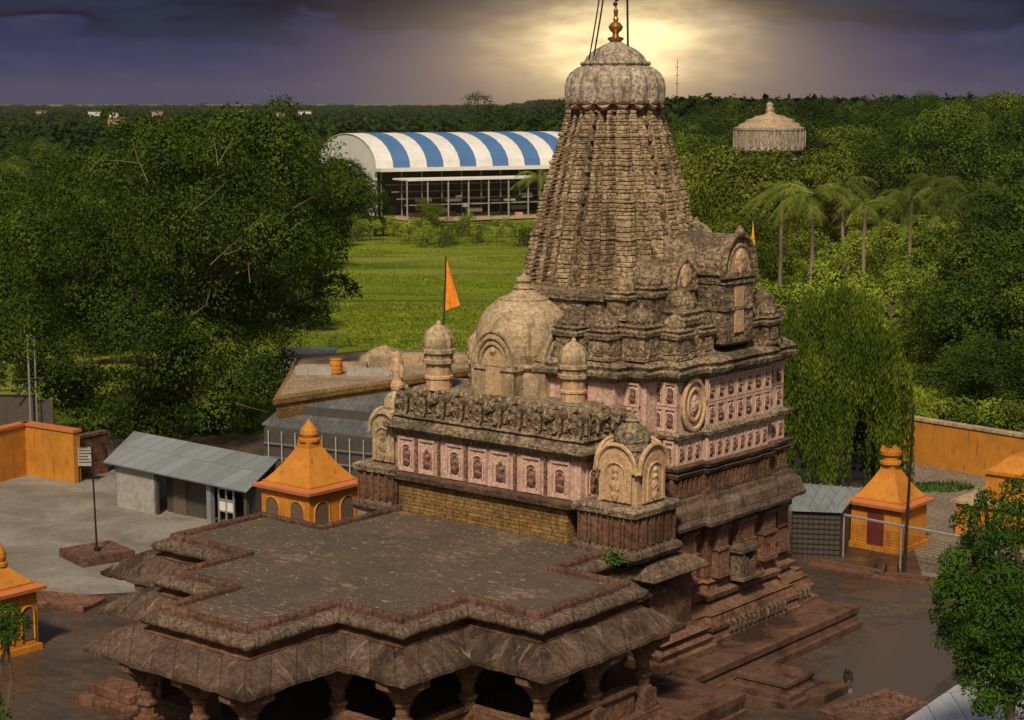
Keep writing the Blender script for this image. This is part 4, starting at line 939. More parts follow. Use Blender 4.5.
# tin shed
def tin_shed():
    BL, BR, FL, FR = (Vector(at(134, 431, 3.4)), Vector(at(278, 459, 3.2)), Vector(at(103, 462, 2.5)), Vector(at(246, 492, 2.3)))
    fl = Vector((FL.x, FL.y, 0)); fr = Vector((FR.x, FR.y, 0)); t = (fr - fl).normalized(); L_ = (fr - fl).length; n = Vector((-t.y, t.x, 0))
    dep = (BL - FL).dot(n); ang = math.atan2(t.y, t.x)
    e = empty('tin_shed', 'grey tin roofed shed with flaking white wall below the big tree', 'shed', fl, ang)
    b = MB(); z0, z1 = 2.45, 3.45
    q = [((p_ - fl).dot(t), (p_ - fl).dot(n), p_.z) for p_ in (FL, FR, BR, BL)]
    b.add(q + [(a_, c_, d_ - .06) for a_, c_, d_ in q], [(0, 1, 2, 3), (7, 6, 5, 4), (0, 4, 5, 1), (1, 5, 6, 2), (2, 6, 7, 3), (3, 7, 4, 0)]); b.build('shed_roof', 'tin', e)
    b = MB(); b.box(.5, .7, .4, dep, 0, 2.45).box(.5, 3.6, .4, .6, 0, 2.35); b.build('white_wall', 'whitewall', e)
    b = MB(); b.box(3.7, 3.85, .4, .55, 0, 2.4).box(L_ - .6, L_ - .4, .4, .6, 0, 2.4).box(3.8, L_ - .5, dep - .4, dep - .2, 0, 3.1).box(3.62, 7.0, 1.3, 1.45, 0, 2.4).box(L_ - .7, L_ - .55, .6, dep, 0, 2.2); b.build('dark_wall', 'darkwall', e)
    b = MB(); b.box(L_ - 3.3, L_ - 3.0, .35, .65, 0, 2.35); b.build('shed_post', 'tin', e)
    b = MB(); b.box(4.2, 5.2, 1.2, 1.3, 0, 2.0); b.build('shed_door', 'bark', e)
    f = MB(); x0 = L_ - 2.5
    for a in (0, .55, 1.1): f.box(x0 + a, x0 + a + .08, .4, .48, .0, 2.2)
    for zz in (.9, 1.5, 2.1): f.box(x0, x0 + 1.2, .4, .48, zz, zz + .07)
    f.build('window_frame', 'rail', e); f = MB(); f.box(x0 + .08, x0 + .55, .46, .5, .95, 1.5).box(x0 + .63, x0 + 1.1, .46, .5, .95, 1.5); f.build('window_pane', 'white', e)
tin_shed()
# flagpole on its square plinth, left
c = at(97, 552, .3); e = empty('flagpole', 'thin dark flagpole rising from the low square plinth on the left', 'flagpole', (c[0], c[1], 0.42))
b = MB(); b.tube([(0, 0, 0), (-.05, 0, 2.6), (-.1, 0, 5.1)], .06, 6, .04); b.build('pole', 'iron', e); b = MB(); b.lathe(0, 0, [(.16, 0), (.16, .12), (.08, .16)], 10); b.build('pole_base', 'iron', e)
b = MB(); molded(b, rect(-1.35, 1.35, -1.35, 1.35), [(0, 0), (0, .42), (-.22, .43), (-.24, .36)], seg=.4, jit=.03)
e = b.build('square_plinth', 'kerb'); e.location = (c[0], c[1], .01); e.rotation_euler = (0, 0, R(38)); tag(e, 'low square stone plinth holding the left flagpole', 'plinth')
# low kerbed mat of stone near shrine left
b = MB(); molded(b, rect(-2.2, 2.2, -.9, .9), [(0, 0), (0, .22), (-.15, .28)], seg=.5, jit=.08); e = b.build('stone_slab', 'red'); e.location = at(52, 603); e.rotation_euler = (0, 0, -.35); tag(e, 'brown stone slab on the ground right of the left edge shrine', 'slab')
b = MB(); molded(b, rect(-1.6, 1.6, -1.0, 1.0), [(0, 0), (0, .3), (-.15, .34), (-.4, .34), (-.4, .7), (-.5, .74)], seg=.5, jit=.06); e = b.build('stone_steps', 'red'); e.location = at(122, 705); e.rotation_euler = (0, 0, -AZ); tag(e, 'broken stone steps under the left corner of the hall eave', 'steps')

# buildings behind the temple
def block(name, P, z0, z1, mat, parent): 
    b = MB(); n = len(P); b.rings([[(p[0], p[1], z0) for p in P], [(p[0], p[1], z1) for p in P]]); return b.build(name, mat, parent, o=tuple(parent.location))
def low_buildings():
    e = empty('grey_roofed_building', 'long dark building with grey sheet roof between big tree and temple', 'building', at(330, 470))
    R1 = [at(262, 425, 3.3), at(392, 440, 3.3), at(400, 412, 3.3), at(290, 402, 3.3)]; block('sheet_roof', R1, 3.3, 3.4, 'sheet', e)
    R2 = [at(285, 404, 3.9), at(400, 415, 3.9), at(410, 396, 3.9), at(320, 384, 3.9)]; block('upper_roof', R2, 3.9, 4.0, 'sheet', e)
    W = [at(264, 428, 3.3), at(391, 441, 3.3), at(399, 414, 3.3), at(291, 404, 3.3)]; block('dark_wall', W, 0, 3.3, 'darkwall', e)
    W = [at(287, 405, 3.9), at(399, 416, 3.9), at(409, 397, 3.9), at(321, 385, 3.9)]; block('clerestory', W, 3.4, 3.9, 'darkwall', e)
    a, c = Vector(at(264, 428, 3.3)), Vector(at(391, 441, 3.3))
    for k in range(9):
        p = a.lerp(c, (k + .3) / 9.3) + Vector((.05, -.25, 0)); b = MB(); b.box(p.x - .035, p.x + .035, p.y - .035, p.y + .035, 0, 3.25); b.build('verandah_post', 'whitewall', e, o=tuple(e.location))
    for zz in (1.0, 1.7, 2.5):
        b = MB(); b.tube([a + Vector((0, -.2, zz - 3.3)), c + Vector((0, -.2, zz - 3.3))], .03, 4); b.build('wall_pipe', 'rail', e, o=tuple(e.location))
    # tan terrace roof behind
    e = empty('terrace_building', 'flat tan terrace roof with ochre edge behind the dome turrets', 'building', at(360, 400))
    R3 = [at(276, 399, 4.6), at(445, 374, 4.6), at(520, 362, 4.6), at(470, 354, 4.6), at(385, 350, 4.6), at(300, 358, 4.6)]
    block('terrace_wall', R3, 0, 4.3, 'ochre', e); cen = Vector(at(375, 370, 4.6))
    R3b = [tuple(cen + (Vector(p) - cen) * 1.03) for p in R3]; block('terrace_slab', R3b, 4.3, 4.62, 'ochre', e)
    R3c = [tuple(cen + (Vector(p) - cen) * .97) for p in R3]; block('terrace_floor', R3c, 4.62, 4.75, stone('terrace_stone', (.46, .35, .235), (.34, .25, .165), (.14, .1, .07), stain=.3, course=0, bd=.05, streak=.6), e)
    rs = []; a, c = Vector(at(300, 370, 4.75)), Vector(at(470, 362, 4.75))
    b = MB()
    for k in range(5):
        p = a.lerp(c, k / 5); q = a.lerp(c, (k + .96) / 5); b.box(min(p.x, q.x), max(p.x, q.x), p.y - 1 + k * .4, p.y + .2 + k * .4, 4.75, 5.1 + .3 * (k in (2, 3)))
    p = at(385, 362, 4.7); b.lathe(p[0], p[1], [(1.9, 4.7), (1.7, 5.1), (1.0, 5.5), (.5, 5.7), (.1, 5.8)], 14); b.build('roof_mound', 'dome', e, o=tuple(e.location))
    b = MB(); p = at(300, 375, 4.75); b.box(p[0] - .3, p[0] + 2.0, p[1], p[1] + .3, 4.75, 5.3).box(p[0] + 3, p[0] + 6.5, p[1] - .4, p[1] - .1, 4.75, 5.25); b.build('parapet_pieces', 'whitewall', e, o=tuple(e.location))
    p = at(336, 374, 4.76); b = MB(); b.lathe(0, 0, [(.36, 0), (.42, .1), (.4, .3), (.43, .35), (.4, .55), (.44, .6), (.4, .9), (.43, .95), (.3, 1.0)], 14)
    o = b.build('water_tank', 'orange'); o.location = p; tag(o, 'small orange ribbed water tank on the tan terrace', 'water tank')
    # white rubble huts at left
    e = empty('white_hut', 'small whitewashed hut glimpsed under the big tree near the terrace', 'hut', at(305, 385)); p = e.location
    b = MB(); b.box(-1.6, 2.0, 0, 3, 0, 2.4); b.build('hut_wall', 'white', e); b = MB(); b.box(-1.9, 2.3, -.3, 3.3, 2.4, 2.52); b.build('hut_roof', 'sheet', e)
    b = MB(); b.box(.9, 1.6, -.04, .05, 1.2, 2.0); b.build('hut_window', 'iron', e)
    e = empty('scaffold', 'pale pipe frame and poles above the orange wall at far left', 'scaffold', at(32, 455))
    b = MB(); b.tube([(0, 0, 0), (0, 0, 7.6)], .07, 6); b.build('tall_pole', 'rail', e); b = MB(); b.tube([(.35, .2, 0), (.35, .2, 7.3)], .05, 6); b.build('tall_pole', 'rail', e)
    b = MB(); b.tube([(-2.4, .3, 4.6), (1.0, 0, 4.9)], .05, 5).tube([(-2.4, .3, 4.0), (.6, 0, 4.25)], .05, 5).tube([(-.9, .1, 3.6), (.0, .1, 4.7)], .05, 5); b.build('cross_pipes', 'iron', e)
    b = MB(); b.box(-2.4, .2, .6, .9, 0, 3.7).box(.3, 1.2, .9, 1.1, 0, 3.35); b.build('tarpaulin', 'darkwall', e)
low_buildings()

# right side: mesh shed, railing, pole
def right_side():
    e = empty('mesh_shed', 'dark wire mesh shed with flat grey tin roof beside the orange shrine', 'shed', at(825, 552))
    z = 2.3; P = [at(790, 511, z), at(842, 513, z), at(862, 489, z), at(800, 484, z)]
    b = MB(); b.rings([[(p[0], p[1], z) for p in P], [(p[0], p[1], z + .05) for p in P]])
    for k in range(7):
        a, c = Vector(P[0]).lerp(Vector(P[1]), k / 6), Vector(P[3]).lerp(Vector(P[2]), k / 6); b.tube([a + Vector((0, 0, .08)), c + Vector((0, 0, .08))], .05, 4)
    b.build('tin_roof', 'tin', e, o=tuple(e.location))
    cen = sum((Vector(p) for p in P), Vector()) / 4; Q = [tuple(cen + (Vector(p) - cen) * .93) for p in P]
    b = MB(); b.rings([[(p[0], p[1], 0) for p in Q], [(p[0], p[1], z) for p in Q]], cap1=False); b.build('shed_wall', 'darkwall', e, o=tuple(e.location))
    b = MB(); a, c = Vector(Q[0]) + Vector((0, -.06, 0)), Vector(Q[1]) + Vector((0, -.06, 0))
    for k in range(10): b.tube([a.lerp(c, k / 9), a.lerp(c, k / 9) - Vector((0, 0, z))], .02, 4)
    for k in range(9): b.tube([a - Vector((0, 0, .1 + k * .25)), c - Vector((0, 0, .1 + k * .25))], .015, 4)
    b.build('wire_mesh', 'iron', e, o=tuple(e.location))
    # railing
    e = empty('pipe_railing', 'galvanised pipe railing with wire mesh in front of the right shrine', 'railing', at(845, 560))
    A = [Vector(at(792, 548)), Vector(at(843, 556)), Vector(at(900, 568)), Vector(at(960, 580))]
    b = MB(); b.tube([p + Vector((0, 0, 2.05)) for p in A], .07, 6); b.build('top_rail', 'rail', e, o=tuple(e.location))
    for p in A: b = MB(); b.tube([p, p + Vector((0, 0, 2.05))], .05, 6); b.build('rail_post', 'rail', e, o=tuple(e.location))
    b = MB()
    for i in range(3):
        n = 26
        for k in range(n): q = A[i].lerp(A[i + 1], k / n); b.tube([q + Vector((0, 0, .1)), q + Vector((0, 0, 1.7))], .007, 3)
        for k in range(12): b.tube([A[i] + Vector((0, 0, .12 + k * .14)), A[i + 1] + Vector((0, 0, .12 + k * .14))], .007, 3)
    b.build('wire_mesh', 'iron', e, o=tuple(e.location))
    p = at(904, 572); e = empty('flagpole', 'tall slightly leaning dark pole with gold tip beside the right orange shrine', 'flagpole', p)
    q = Vector(atY(914, 404, p[1])) - Vector(p); b = MB(); b.tube([(0, 0, 0), q], .09, 8, .05); b.build('pole', 'iron', e)
    b = MB(); b.tube([q, q + Vector((.0, 0, .4))], .07, 6, .04); b.build('pole_tip', 'gold', e)
    for (px, py) in ((876, 573), (886, 575), (898, 576)):
        b = MB(); b.lathe(0, 0, [(.05, 0), (.05, .5), (.03, .55)], 8); o = b.build('iron_stub', 'iron'); o.location = at(px, py); tag(o, 'short iron stub post at the foot of the right flagpole', 'post', 'iron stub posts by the kerb')
    # black stub post in the wet yard
    p = at(848, 692); e = empty('stone_post', 'small dark stone post standing in the rain puddle', 'post', p)
    b = MB(); b.lathe(0, 0, [(.2, 0), (.18, .12), (.13, .2), (.14, .4), (.17, .5)], 10).jitter(.02, 5); b.build('post_base', 'roll', e)
    b = MB(); b.box(-.17, .17, -.14, .14, .45, .78, tp=.03).blob((-.06, 0, .82), (.09, .09, .1), 2, 6); b.build('post_top', 'iron', e)
    b = MB(); molded(b, rect(-1.9, 1.9, -1.1, 1.1), [(0, 0), (0, .2), (-.12, .22), (-.35, .2), (-.38, .06)], seg=.4, jit=.05); o = b.build('stone_basin', 'kerb'); o.location = at(875, 712); o.rotation_euler = (0, 0, R(38)); tag(o, 'low kerbed red stone bed at the bottom edge near the tin roof', 'basin')
    # near tin roof bottom right
    P = [Vector(at(893, 728, 3.2)), Vector(at(990, 662, 3.9)), Vector(at(1150, 690, 3.9)), Vector(at(1080, 800, 3.2))]
    e = empty('near_shed', 'pale corrugated tin shed roof in the bottom right corner', 'shed', (P[0].x, P[0].y, 0))
    b = MB(); b.rings([[tuple(p) for p in P], [(p.x, p.y, p.z - .06) for p in P]]); b.build('tin_roof', 'tin_near', e, o=tuple(e.location))
    cen = sum(P, Vector()) / 4; Q = [cen + (p - cen) * .92 for p in P]
    b = MB(); b.rings([[(p.x, p.y, 0) for p in Q], [(p.x, p.y, p.z - .1) for p in Q]]); b.build('shed_wall', 'whitewall', e, o=tuple(e.location))
right_side()

# ------------------------------------------------------------------ striped assembly hall
def striped():
    phi = R(27); W = 15.0; L_ = 70.0; c0 = Vector(atY(282, 200, 348)); c0.z = 0
    e = empty('striped_hall', 'long barrel roofed hall with blue and white striped sheeting beyond the field', 'hall', (c0.x + 12, c0.y + 6, 0), phi)
    n = 14; ns = 20; ze, zr = 9.2, 15.6
    for k in range(ns):
        b = MB(); x0, x1 = k * L_ / ns, (k + 1) * L_ / ns; rs = []
        A = [(-W * math.cos(math.pi * j / n), ze + (zr - ze) * math.sin(math.pi * j / n)) for j in range(n + 1)]
        B = [(y * .985, z - .12) for y, z in A][::-1]
        o_ = .05 * (k % 2)
        b.rings([[(x, y, z + o_) for y, z in A + B] for x in (x0, x1 - .01)]); b.build('roof_strip', 'blue' if k % 2 else 'whitesheet', e)
    b = MB(); A = [(-W * .97 * math.cos(math.pi * j / n), ze + (zr - ze) * .97 * math.sin(math.pi * j / n)) for j in range(n + 1)]
    b.rings([[(x, y, z) for y, z in [(-W * .97, 0)] + A + [(W * .97, 0)]] for x in (.15, .35)]); b.build('end_wall', 'whitesheet', e)
    b = MB(); b.box(-.5, L_, -W - 3.5, -W + .3, ze - .5, ze + .1); b.build('gutter_beam', 'white', e)
    b = MB(); b.box(2, L_ + 2, -W - 10, -W - 3, 7.2, 7.5); b.build('lean_to_roof', 'whitesheet', e)
    b = MB(); b.box(.5, L_, -W * .6, -W * .55, 0, ze); b.build('rear_wall', 'darkwall', e)
    for k in range(17):
        b = MB(); x = 2 + k * 4.2; b.box(x - .11, x + .11, -W - 9.8, -W - 9.6, 0, 7.3); b.build('hall_post', 'whitewall', e)
    for k in range(17):
        b = MB(); x = 1 + k * 4.2; b.box(x - .1, x + .1, -W, -W + .2, 0, ze); b.build('hall_post', 'whitewall', e)
    for zz, yy in ((2.6, -W - 8.5), (3.6, -W - 5), (4.8, -W - 2.5), (6.0, -W + .5)):
        b = MB(); b.box(2, L_, yy - .12, yy + .12, zz, zz + .14); b.build('cross_rail', 'whitewall', e)
    for k in range(60):
        b = MB(); x = rnd.uniform(3, 66); y = -W - rnd.uniform(-1, 9); z = rnd.choice((0, .9, 2, 3)); b.box(x, x + rnd.uniform(1, 3.5), y, y + .8, z, z + rnd.uniform(.25, .9)); b.build('stacked_seat', rnd.choice(('whitewall', 'white', 'tan', 'darkwall')), e)
    # sandy strip in front
    b = MB(); b.add([(1, -W - 16, .05), (L_, -W - 14, .05), (L_, 10, .05), (1, 10, .05)], [(0, 1, 2, 3)]); o = b.build('sandy_yard', paint('sand', (.42, .30, .19), (.2, .15, .1))); o.location = e.location; o.rotation_euler = e.rotation_euler; kind(o, 'structure')
striped()
# distant domed tower
def tomb():
    p = atY(768, 200, 215); e = empty('domed_tower', 'old stone tower with stepped dome rising from the trees right of the spire', 'tower', (p[0], p[1], 0)); z = 17.6
    b = MB(); b.lathe(0, 0, [(3.6, 0), (3.6, 14.8), (3.9, 15), (3.9, 15.3), (3.6, 15.5), (3.6, 16)], 16); b.build('tower_shaft', 'cornice', e)
    b = MB(); b.lathe(0, 0, [(3.7, 15.9), (4.2, 16.1), (4.25, 16.3), (4.1, 16.5), (4.1, 18.4), (4.2, 18.5), (4.2, 18.75), (3.9, 18.85)], 32)
    for k in range(28): a = k * 2 * math.pi / 28; b.box(4.14 * math.cos(a) - .16, 4.14 * math.cos(a) + .16, 4.14 * math.sin(a) - .16, 4.14 * math.sin(a) + .16, 16.5, 18.4, rot=a)
    b.build('parapet_drum', 'amalaka', e)
    b = MB(); b.lathe(0, 0, [(3.8, 18.8), (3.5, 19.2), (2.9, 19.35), (2.8, 19.7), (2.1, 19.9), (1.7, 20.1), (.8, 20.3), (.5, 20.5), (.55, 20.9), (.35, 21.1), (.4, 21.5), (.1, 21.8)], 24).jitter(.15, 1); b.build('stepped_dome', 'dome', e)
    p = atY(795, 230, 206); b = MB(); b.box(-7, 6, 0, 3, 0, 10.2); b.box(-7.3, 6.3, -.3, 3.3, 10.2, 10.5); o = b.build('ruined_wall', 'tier'); o.location = (p[0], p[1], 0); tag(o, 'dark ruined stone wall behind the palms below the domed tower', 'wall')
tomb()

# ------------------------------------------------------------------ trees
def leaves_mesh(name, clumps, per, size, mat, r, asp=.6, droop=.3, lift=.0):
    """clumps: list of (centre, radius). leaf-sized quads fill the shell of every clump"""
    rs = np.random.RandomState(r); V = []; 
    for (c, rad) in clumps:
        n = max(4, int(per * (rad[0] if isinstance(rad, tuple) else rad) ** 2)); d = rs.normal(size=(n, 3)); d /= np.linalg.norm(d, axis=1)[:, None]
        d[:, 2] = np.where(d[:, 2] < -.55, -d[:, 2], d[:, 2])
        rr = rs.uniform(.72, 1.06, n)[:, None]; lump = 1 + .16 * np.sin(d[:, :1] * 7 + c[0]) * np.cos(d[:, 1:2] * 6 + c[1])
        R_ = np.array(rad if isinstance(rad, tuple) else (rad, rad, rad * .85))
        p = np.array(c) + d * rr * lump * R_
        nn = d + rs.normal(size=(n, 3)) * .5; nn[:, 2] += .2; nn /= np.linalg.norm(nn, axis=1)[:, None]
        a = np.cross(nn, rs.normal(size=(n, 3))); a[:, 2] -= droop * rs.uniform(0, 1, n); a /= np.linalg.norm(a, axis=1)[:, None]; b = np.cross(nn, a)
        s = size * rs.uniform(.6, 1.35, n)[:, None]
        V.append(np.stack([p - a * s, p + b * s * asp, p + a * s, p - b * s * asp], 1))
    V = np.concatenate(V).reshape(-1, 3).astype(np.float32); nf = len(V) // 4
    me = bpy.data.meshes.new(name); me.vertices.add(len(V)); me.vertices.foreach_set('co', V.ravel())
    me.loops.add(nf * 4); me.loops.foreach_set('vertex_index', np.arange(nf * 4, dtype=np.int32)); me.polygons.add(nf)
    me.polygons.foreach_set('loop_start', np.arange(0, nf * 4, 4, dtype=np.int32)); me.update(calc_edges=True)
    me.materials.append(M[mat]); return me
def limb_mesh(name, h, r0, ends, mat='bark', seed=0, sp=.35):
    b = MB(); r = random.Random(seed)
    b.tube([(0, 0, -.3), (r0 * .4, 0, h * .2), (0, r0 * .5, h * (sp + .1))], r0, 8, r0 * .6)
    for q in ends:
        m_ = Vector((q[0] * .35 + r.uniform(-.5, .5), q[1] * .35 + r.uniform(-.5, .5), h * (sp + .07) + (q[2] - h * (sp + .07)) * .55))
        b.tube([(0, 0, h * sp), m_, q], r0 * .45, 5, .05)
    me = b.build(name, mat); d = me.data; bpy.data.objects.remove(me); return d
def crown(h, w_, seed, n=14, base=.35, flat=1.0):
    r = random.Random(seed); cl = []
    for k in range(n):
        a = r.uniform(0, 6.28); t = r.random() ** .6; z = r.uniform(base, .9)
        prof = math.sin(math.pi * min(1, max(.05, (z - base * .6) / (1.05 - base * .6)))) ** .6
        rad = r.uniform(.11, .24) * w_
        cl.append(((math.cos(a) * t * w_ * .42 * prof, math.sin(a) * t * w_ * .42 * prof, z * h), (rad, rad, rad * .8 * flat)))
    cl.append(((0, 0, h * .66), (w_ * .3, w_ * .3, h * .2)))
    return cl
def tree(name, loc, crown_me, trunk_me, label, cat='tree', group=None, rz=0, s=1.0):
    e = empty(name, label, cat, loc, rz, group); e.scale = (s, s, s) if not isinstance(s, tuple) else s
    for nm, me in (('trunk', trunk_me), ('crown', crown_me)):
        if me is None: continue
        o = bpy.data.objects.new(nm, me); C.collection.objects.link(o); o.parent = e
    return e
# big tree --------------------------------------------------------------
def big_tree():
    base = Vector(atY(180, 445, 119)); base.z = 0; r = random.Random(4); cl = []
    # lobes of the crown given by where they stand round the trunk (x right, y away, z up)
    for (px, py, w_) in [(60, 250, 4.5), (110, 180, 4.6), (170, 150, 4.8), (230, 140, 4.6), (290, 160, 4.4), (330, 190, 3.2), (80, 310, 4.6), (45, 215, 3.8), (20, 275, 3.4), (60, 365, 3.6), (110, 400, 3.6),
                         (150, 250, 5.2), (210, 220, 5.2), (270, 240, 4.8), (140, 330, 5.0), (200, 310, 5.0), (250, 320, 4.3), (300, 270, 3.6), (190, 385, 4.2), (240, 385, 3.0), (130, 300, 4.5), (320, 230, 2.8), (90, 270, 4), (335, 290, 1.8), (150, 420, 2.6), (215, 415, 2.6), (70, 400, 2.6),
                         (195, 135, 3.0), (150, 128, 2.4), (250, 128, 2.6), (350, 205, 1.6), (20, 320, 2.6), (270, 370, 1.8), (310, 320, 1.5), (262, 345, 2.2), (100, 425, 3.0), (135, 440, 2.6), (175, 435, 3.0), (200, 440, 2.4), (235, 425, 2.4), (60, 390, 3.0), (255, 395, 2.2), (180, 400, 4.0), (225, 285, 4.4), (175, 360, 4.4), (205, 350, 3.6), (345, 178, 2.4), (365, 195, 1.6), (15, 340, 3.4), (-10, 300, 4), (10, 375, 2.6), (-15, 350, 3)]:
        py = py + (14 if py < 190 else 0); p = Vector(atY(px, py, 119 + r.uniform(-7, 2))) - base; rad = w_ * .8; cl.append((tuple(p), (rad, rad, rad * .8)))
    for k in range(220):
        c, rad = cl[r.randrange(42)]; a, t = r.uniform(0, 6.28), r.uniform(-.4, 1); q = rad[0] * .95
        cl.append(((c[0] + math.cos(a) * q, c[1] - abs(math.sin(a)) * q * .7, c[2] + t * q * .7), (rad[0] * r.uniform(.25, .42),) * 3))
    for k in range(16):     # lobes at the back
        c, rad = cl[r.randrange(34)]; cl.append(((c[0] * .85, c[1] + r.uniform(6, 11), c[2] * .95), rad))
    me = leaves_mesh('big_crown', cl, 250, .115, 'leaf_big', 3, asp=.55, droop=.6)
    tm = limb_mesh('big_trunk', 12, 1.1, [c for c, _ in cl[:26]], seed=2)
    e = tree('banyan_tree', base, me, tm, 'huge dense dark green tree filling the left side of the photo')
    b = MB()
    for (a, m_, c) in [((148, 182), (138, 160), (132, 140)), ((138, 163), (122, 161), (104, 160)), ((218, 166), (216, 150), (214, 140)), ((218, 165), (226, 150), (234, 138)), ((193, 210), (210, 198), (228, 180)), ((210, 265), (228, 248), (240, 238)), ((246, 230), (258, 220), (272, 214)),
                       ((224, 255), (238, 250), (246, 242)), ((293, 208), (304, 202), (314, 196)), ((130, 290), (136, 298), (146, 308)), ((192, 315), (206, 305), (210, 290)), ((250, 283), (249, 272), (248, 262)), ((90, 172), (96, 162), (106, 158)), ((235, 403), (252, 408), (268, 412)), ((160, 150), (165, 158), (175, 165))]:
        b = MB(); b.tube([Vector(atY(q[0], q[1], 119 - 10.2 + k * .5)) - base for k, q in enumerate((a, m_, c))], .04, 4, .015); b.build('bare_twig', 'palebark', e)
big_tree()
# weeping tree ----------------------------------------------------------
def weeping():
    p = Vector(at(834, 492)); p.y += 1; r = np.random.RandomState(5); rr = random.Random(6)
    V = []; Hh = 11.0
    stems = []
    cents = [(2.4 * i, math.sqrt((i + .5) / 100) * rr.uniform(.85, 1.12), rr.uniform(.28, .6), rr.uniform(-1.0, .7)) for i in range(100)]
    for k in range(1150):
        ca, ct, cr, ch = cents[k % 100]; a2 = rr.uniform(0, 6.28); t2 = math.sqrt(rr.random()); x = math.cos(ca) * ct * 4.1 + math.cos(a2) * cr * t2; y = math.sin(ca) * ct * 3.6 + math.sin(a2) * cr * t2
        a = math.atan2(y, x); t = min(1.15, math.hypot(x, y) / 4.2)
        top = Hh * (1.05 - .38 * t ** 2) + ch - .9 * t2 ** 2 + rr.uniform(-.3, .1); ln = (rr.uniform(1.5, 5.0) if t < .6 else rr.uniform(2.5, 7.5)) * (.6 if (k % 100) % 3 == 0 else 1.15)
        nleaf = int(ln * 26)
        zz = top - np.sort(r.uniform(0, ln, nleaf)); dx = (top - zz) * rr.uniform(.0, .07)
        px = x + math.cos(a) * dx + r.normal(size=nleaf) * .09; py = y + math.sin(a) * dx + r.normal(size=nleaf) * .09
        P = np.stack([px, py, np.maximum(zz, .5)], 1); d = np.stack([r.normal(size=nleaf) * .3, r.normal(size=nleaf) * .3, -np.ones(nleaf)], 1); d /= np.linalg.norm(d, axis=1)[:, None]
        s = np.cross(d, r.normal(size=(nleaf, 3))); s /= np.linalg.norm(s, axis=1)[:, None]; L_ = r.uniform(.09, .19, nleaf)[:, None]
        V.append(np.stack([P - d * L_, P + s * L_ * .26, P + d * L_, P - s * L_ * .26], 1))
    V = np.concatenate(V).reshape(-1, 3); nf = len(V) // 4; me = bpy.data.meshes.new('weeping_crown'); me.from_pydata(V.tolist(), [], [(4 * i, 4 * i + 1, 4 * i + 2, 4 * i + 3) for i in range(nf)]); me.materials.append(M['leaf_willow'])
    tm = limb_mesh('weeping_trunk', 10, .35, [(math.cos(a) * 2.4, math.sin(a) * 2.2, 9.3) for a in range(6)], seed=4)
    tree('weeping_tree', p, me, tm, 'tall weeping tree with hanging green strands right of the temple')
weeping()
# generic crowns
def proto(h, w_, seed, mat, n=14, per=34, size=.3, base=.3):
    cl = crown(h, w_, seed, n, base); return (leaves_mesh('crown', cl, per, size, mat, seed, droop=.3), limb_mesh('trunk', h, w_ * .035 + .08, [c for c, _ in cl[:6]], seed=seed), h, w_)
PD = [proto(13, 12, s, m_, n=30, per=110, size=.16, base=.18) for s, m_ in ((11, 'leaf_dark'), (12, 'leaf_dark'), (13, 'leaf_mid'), (14, 'leaf_mid'), (15, 'leaf_dark'), (16, 'leaf_mid'))]
PO = [proto(9, 10, s, 'leaf_olive', n=22, per=120, size=.13, base=.1) for s in (21, 22, 23)]
PB = [proto(3.4, 5, s, m_, n=11, per=110, size=.12, base=.0) for s, m_ in ((31, 'leaf_bright'), (32, 'leaf_mid'), (33, 'leaf_bright'), (34, 'leaf_bright'))]
def plant(ps, x, y, s, name, label, cat, group, r, sz=1.0, z=None):
    me, tm, h, w_ = ps[r.randrange(len(ps))]
    return tree(name, (x, y, (terr(x, y) if z is None else z)), me, tm, label, cat, group, r.uniform(0, 6.28), (s, s, s * sz))
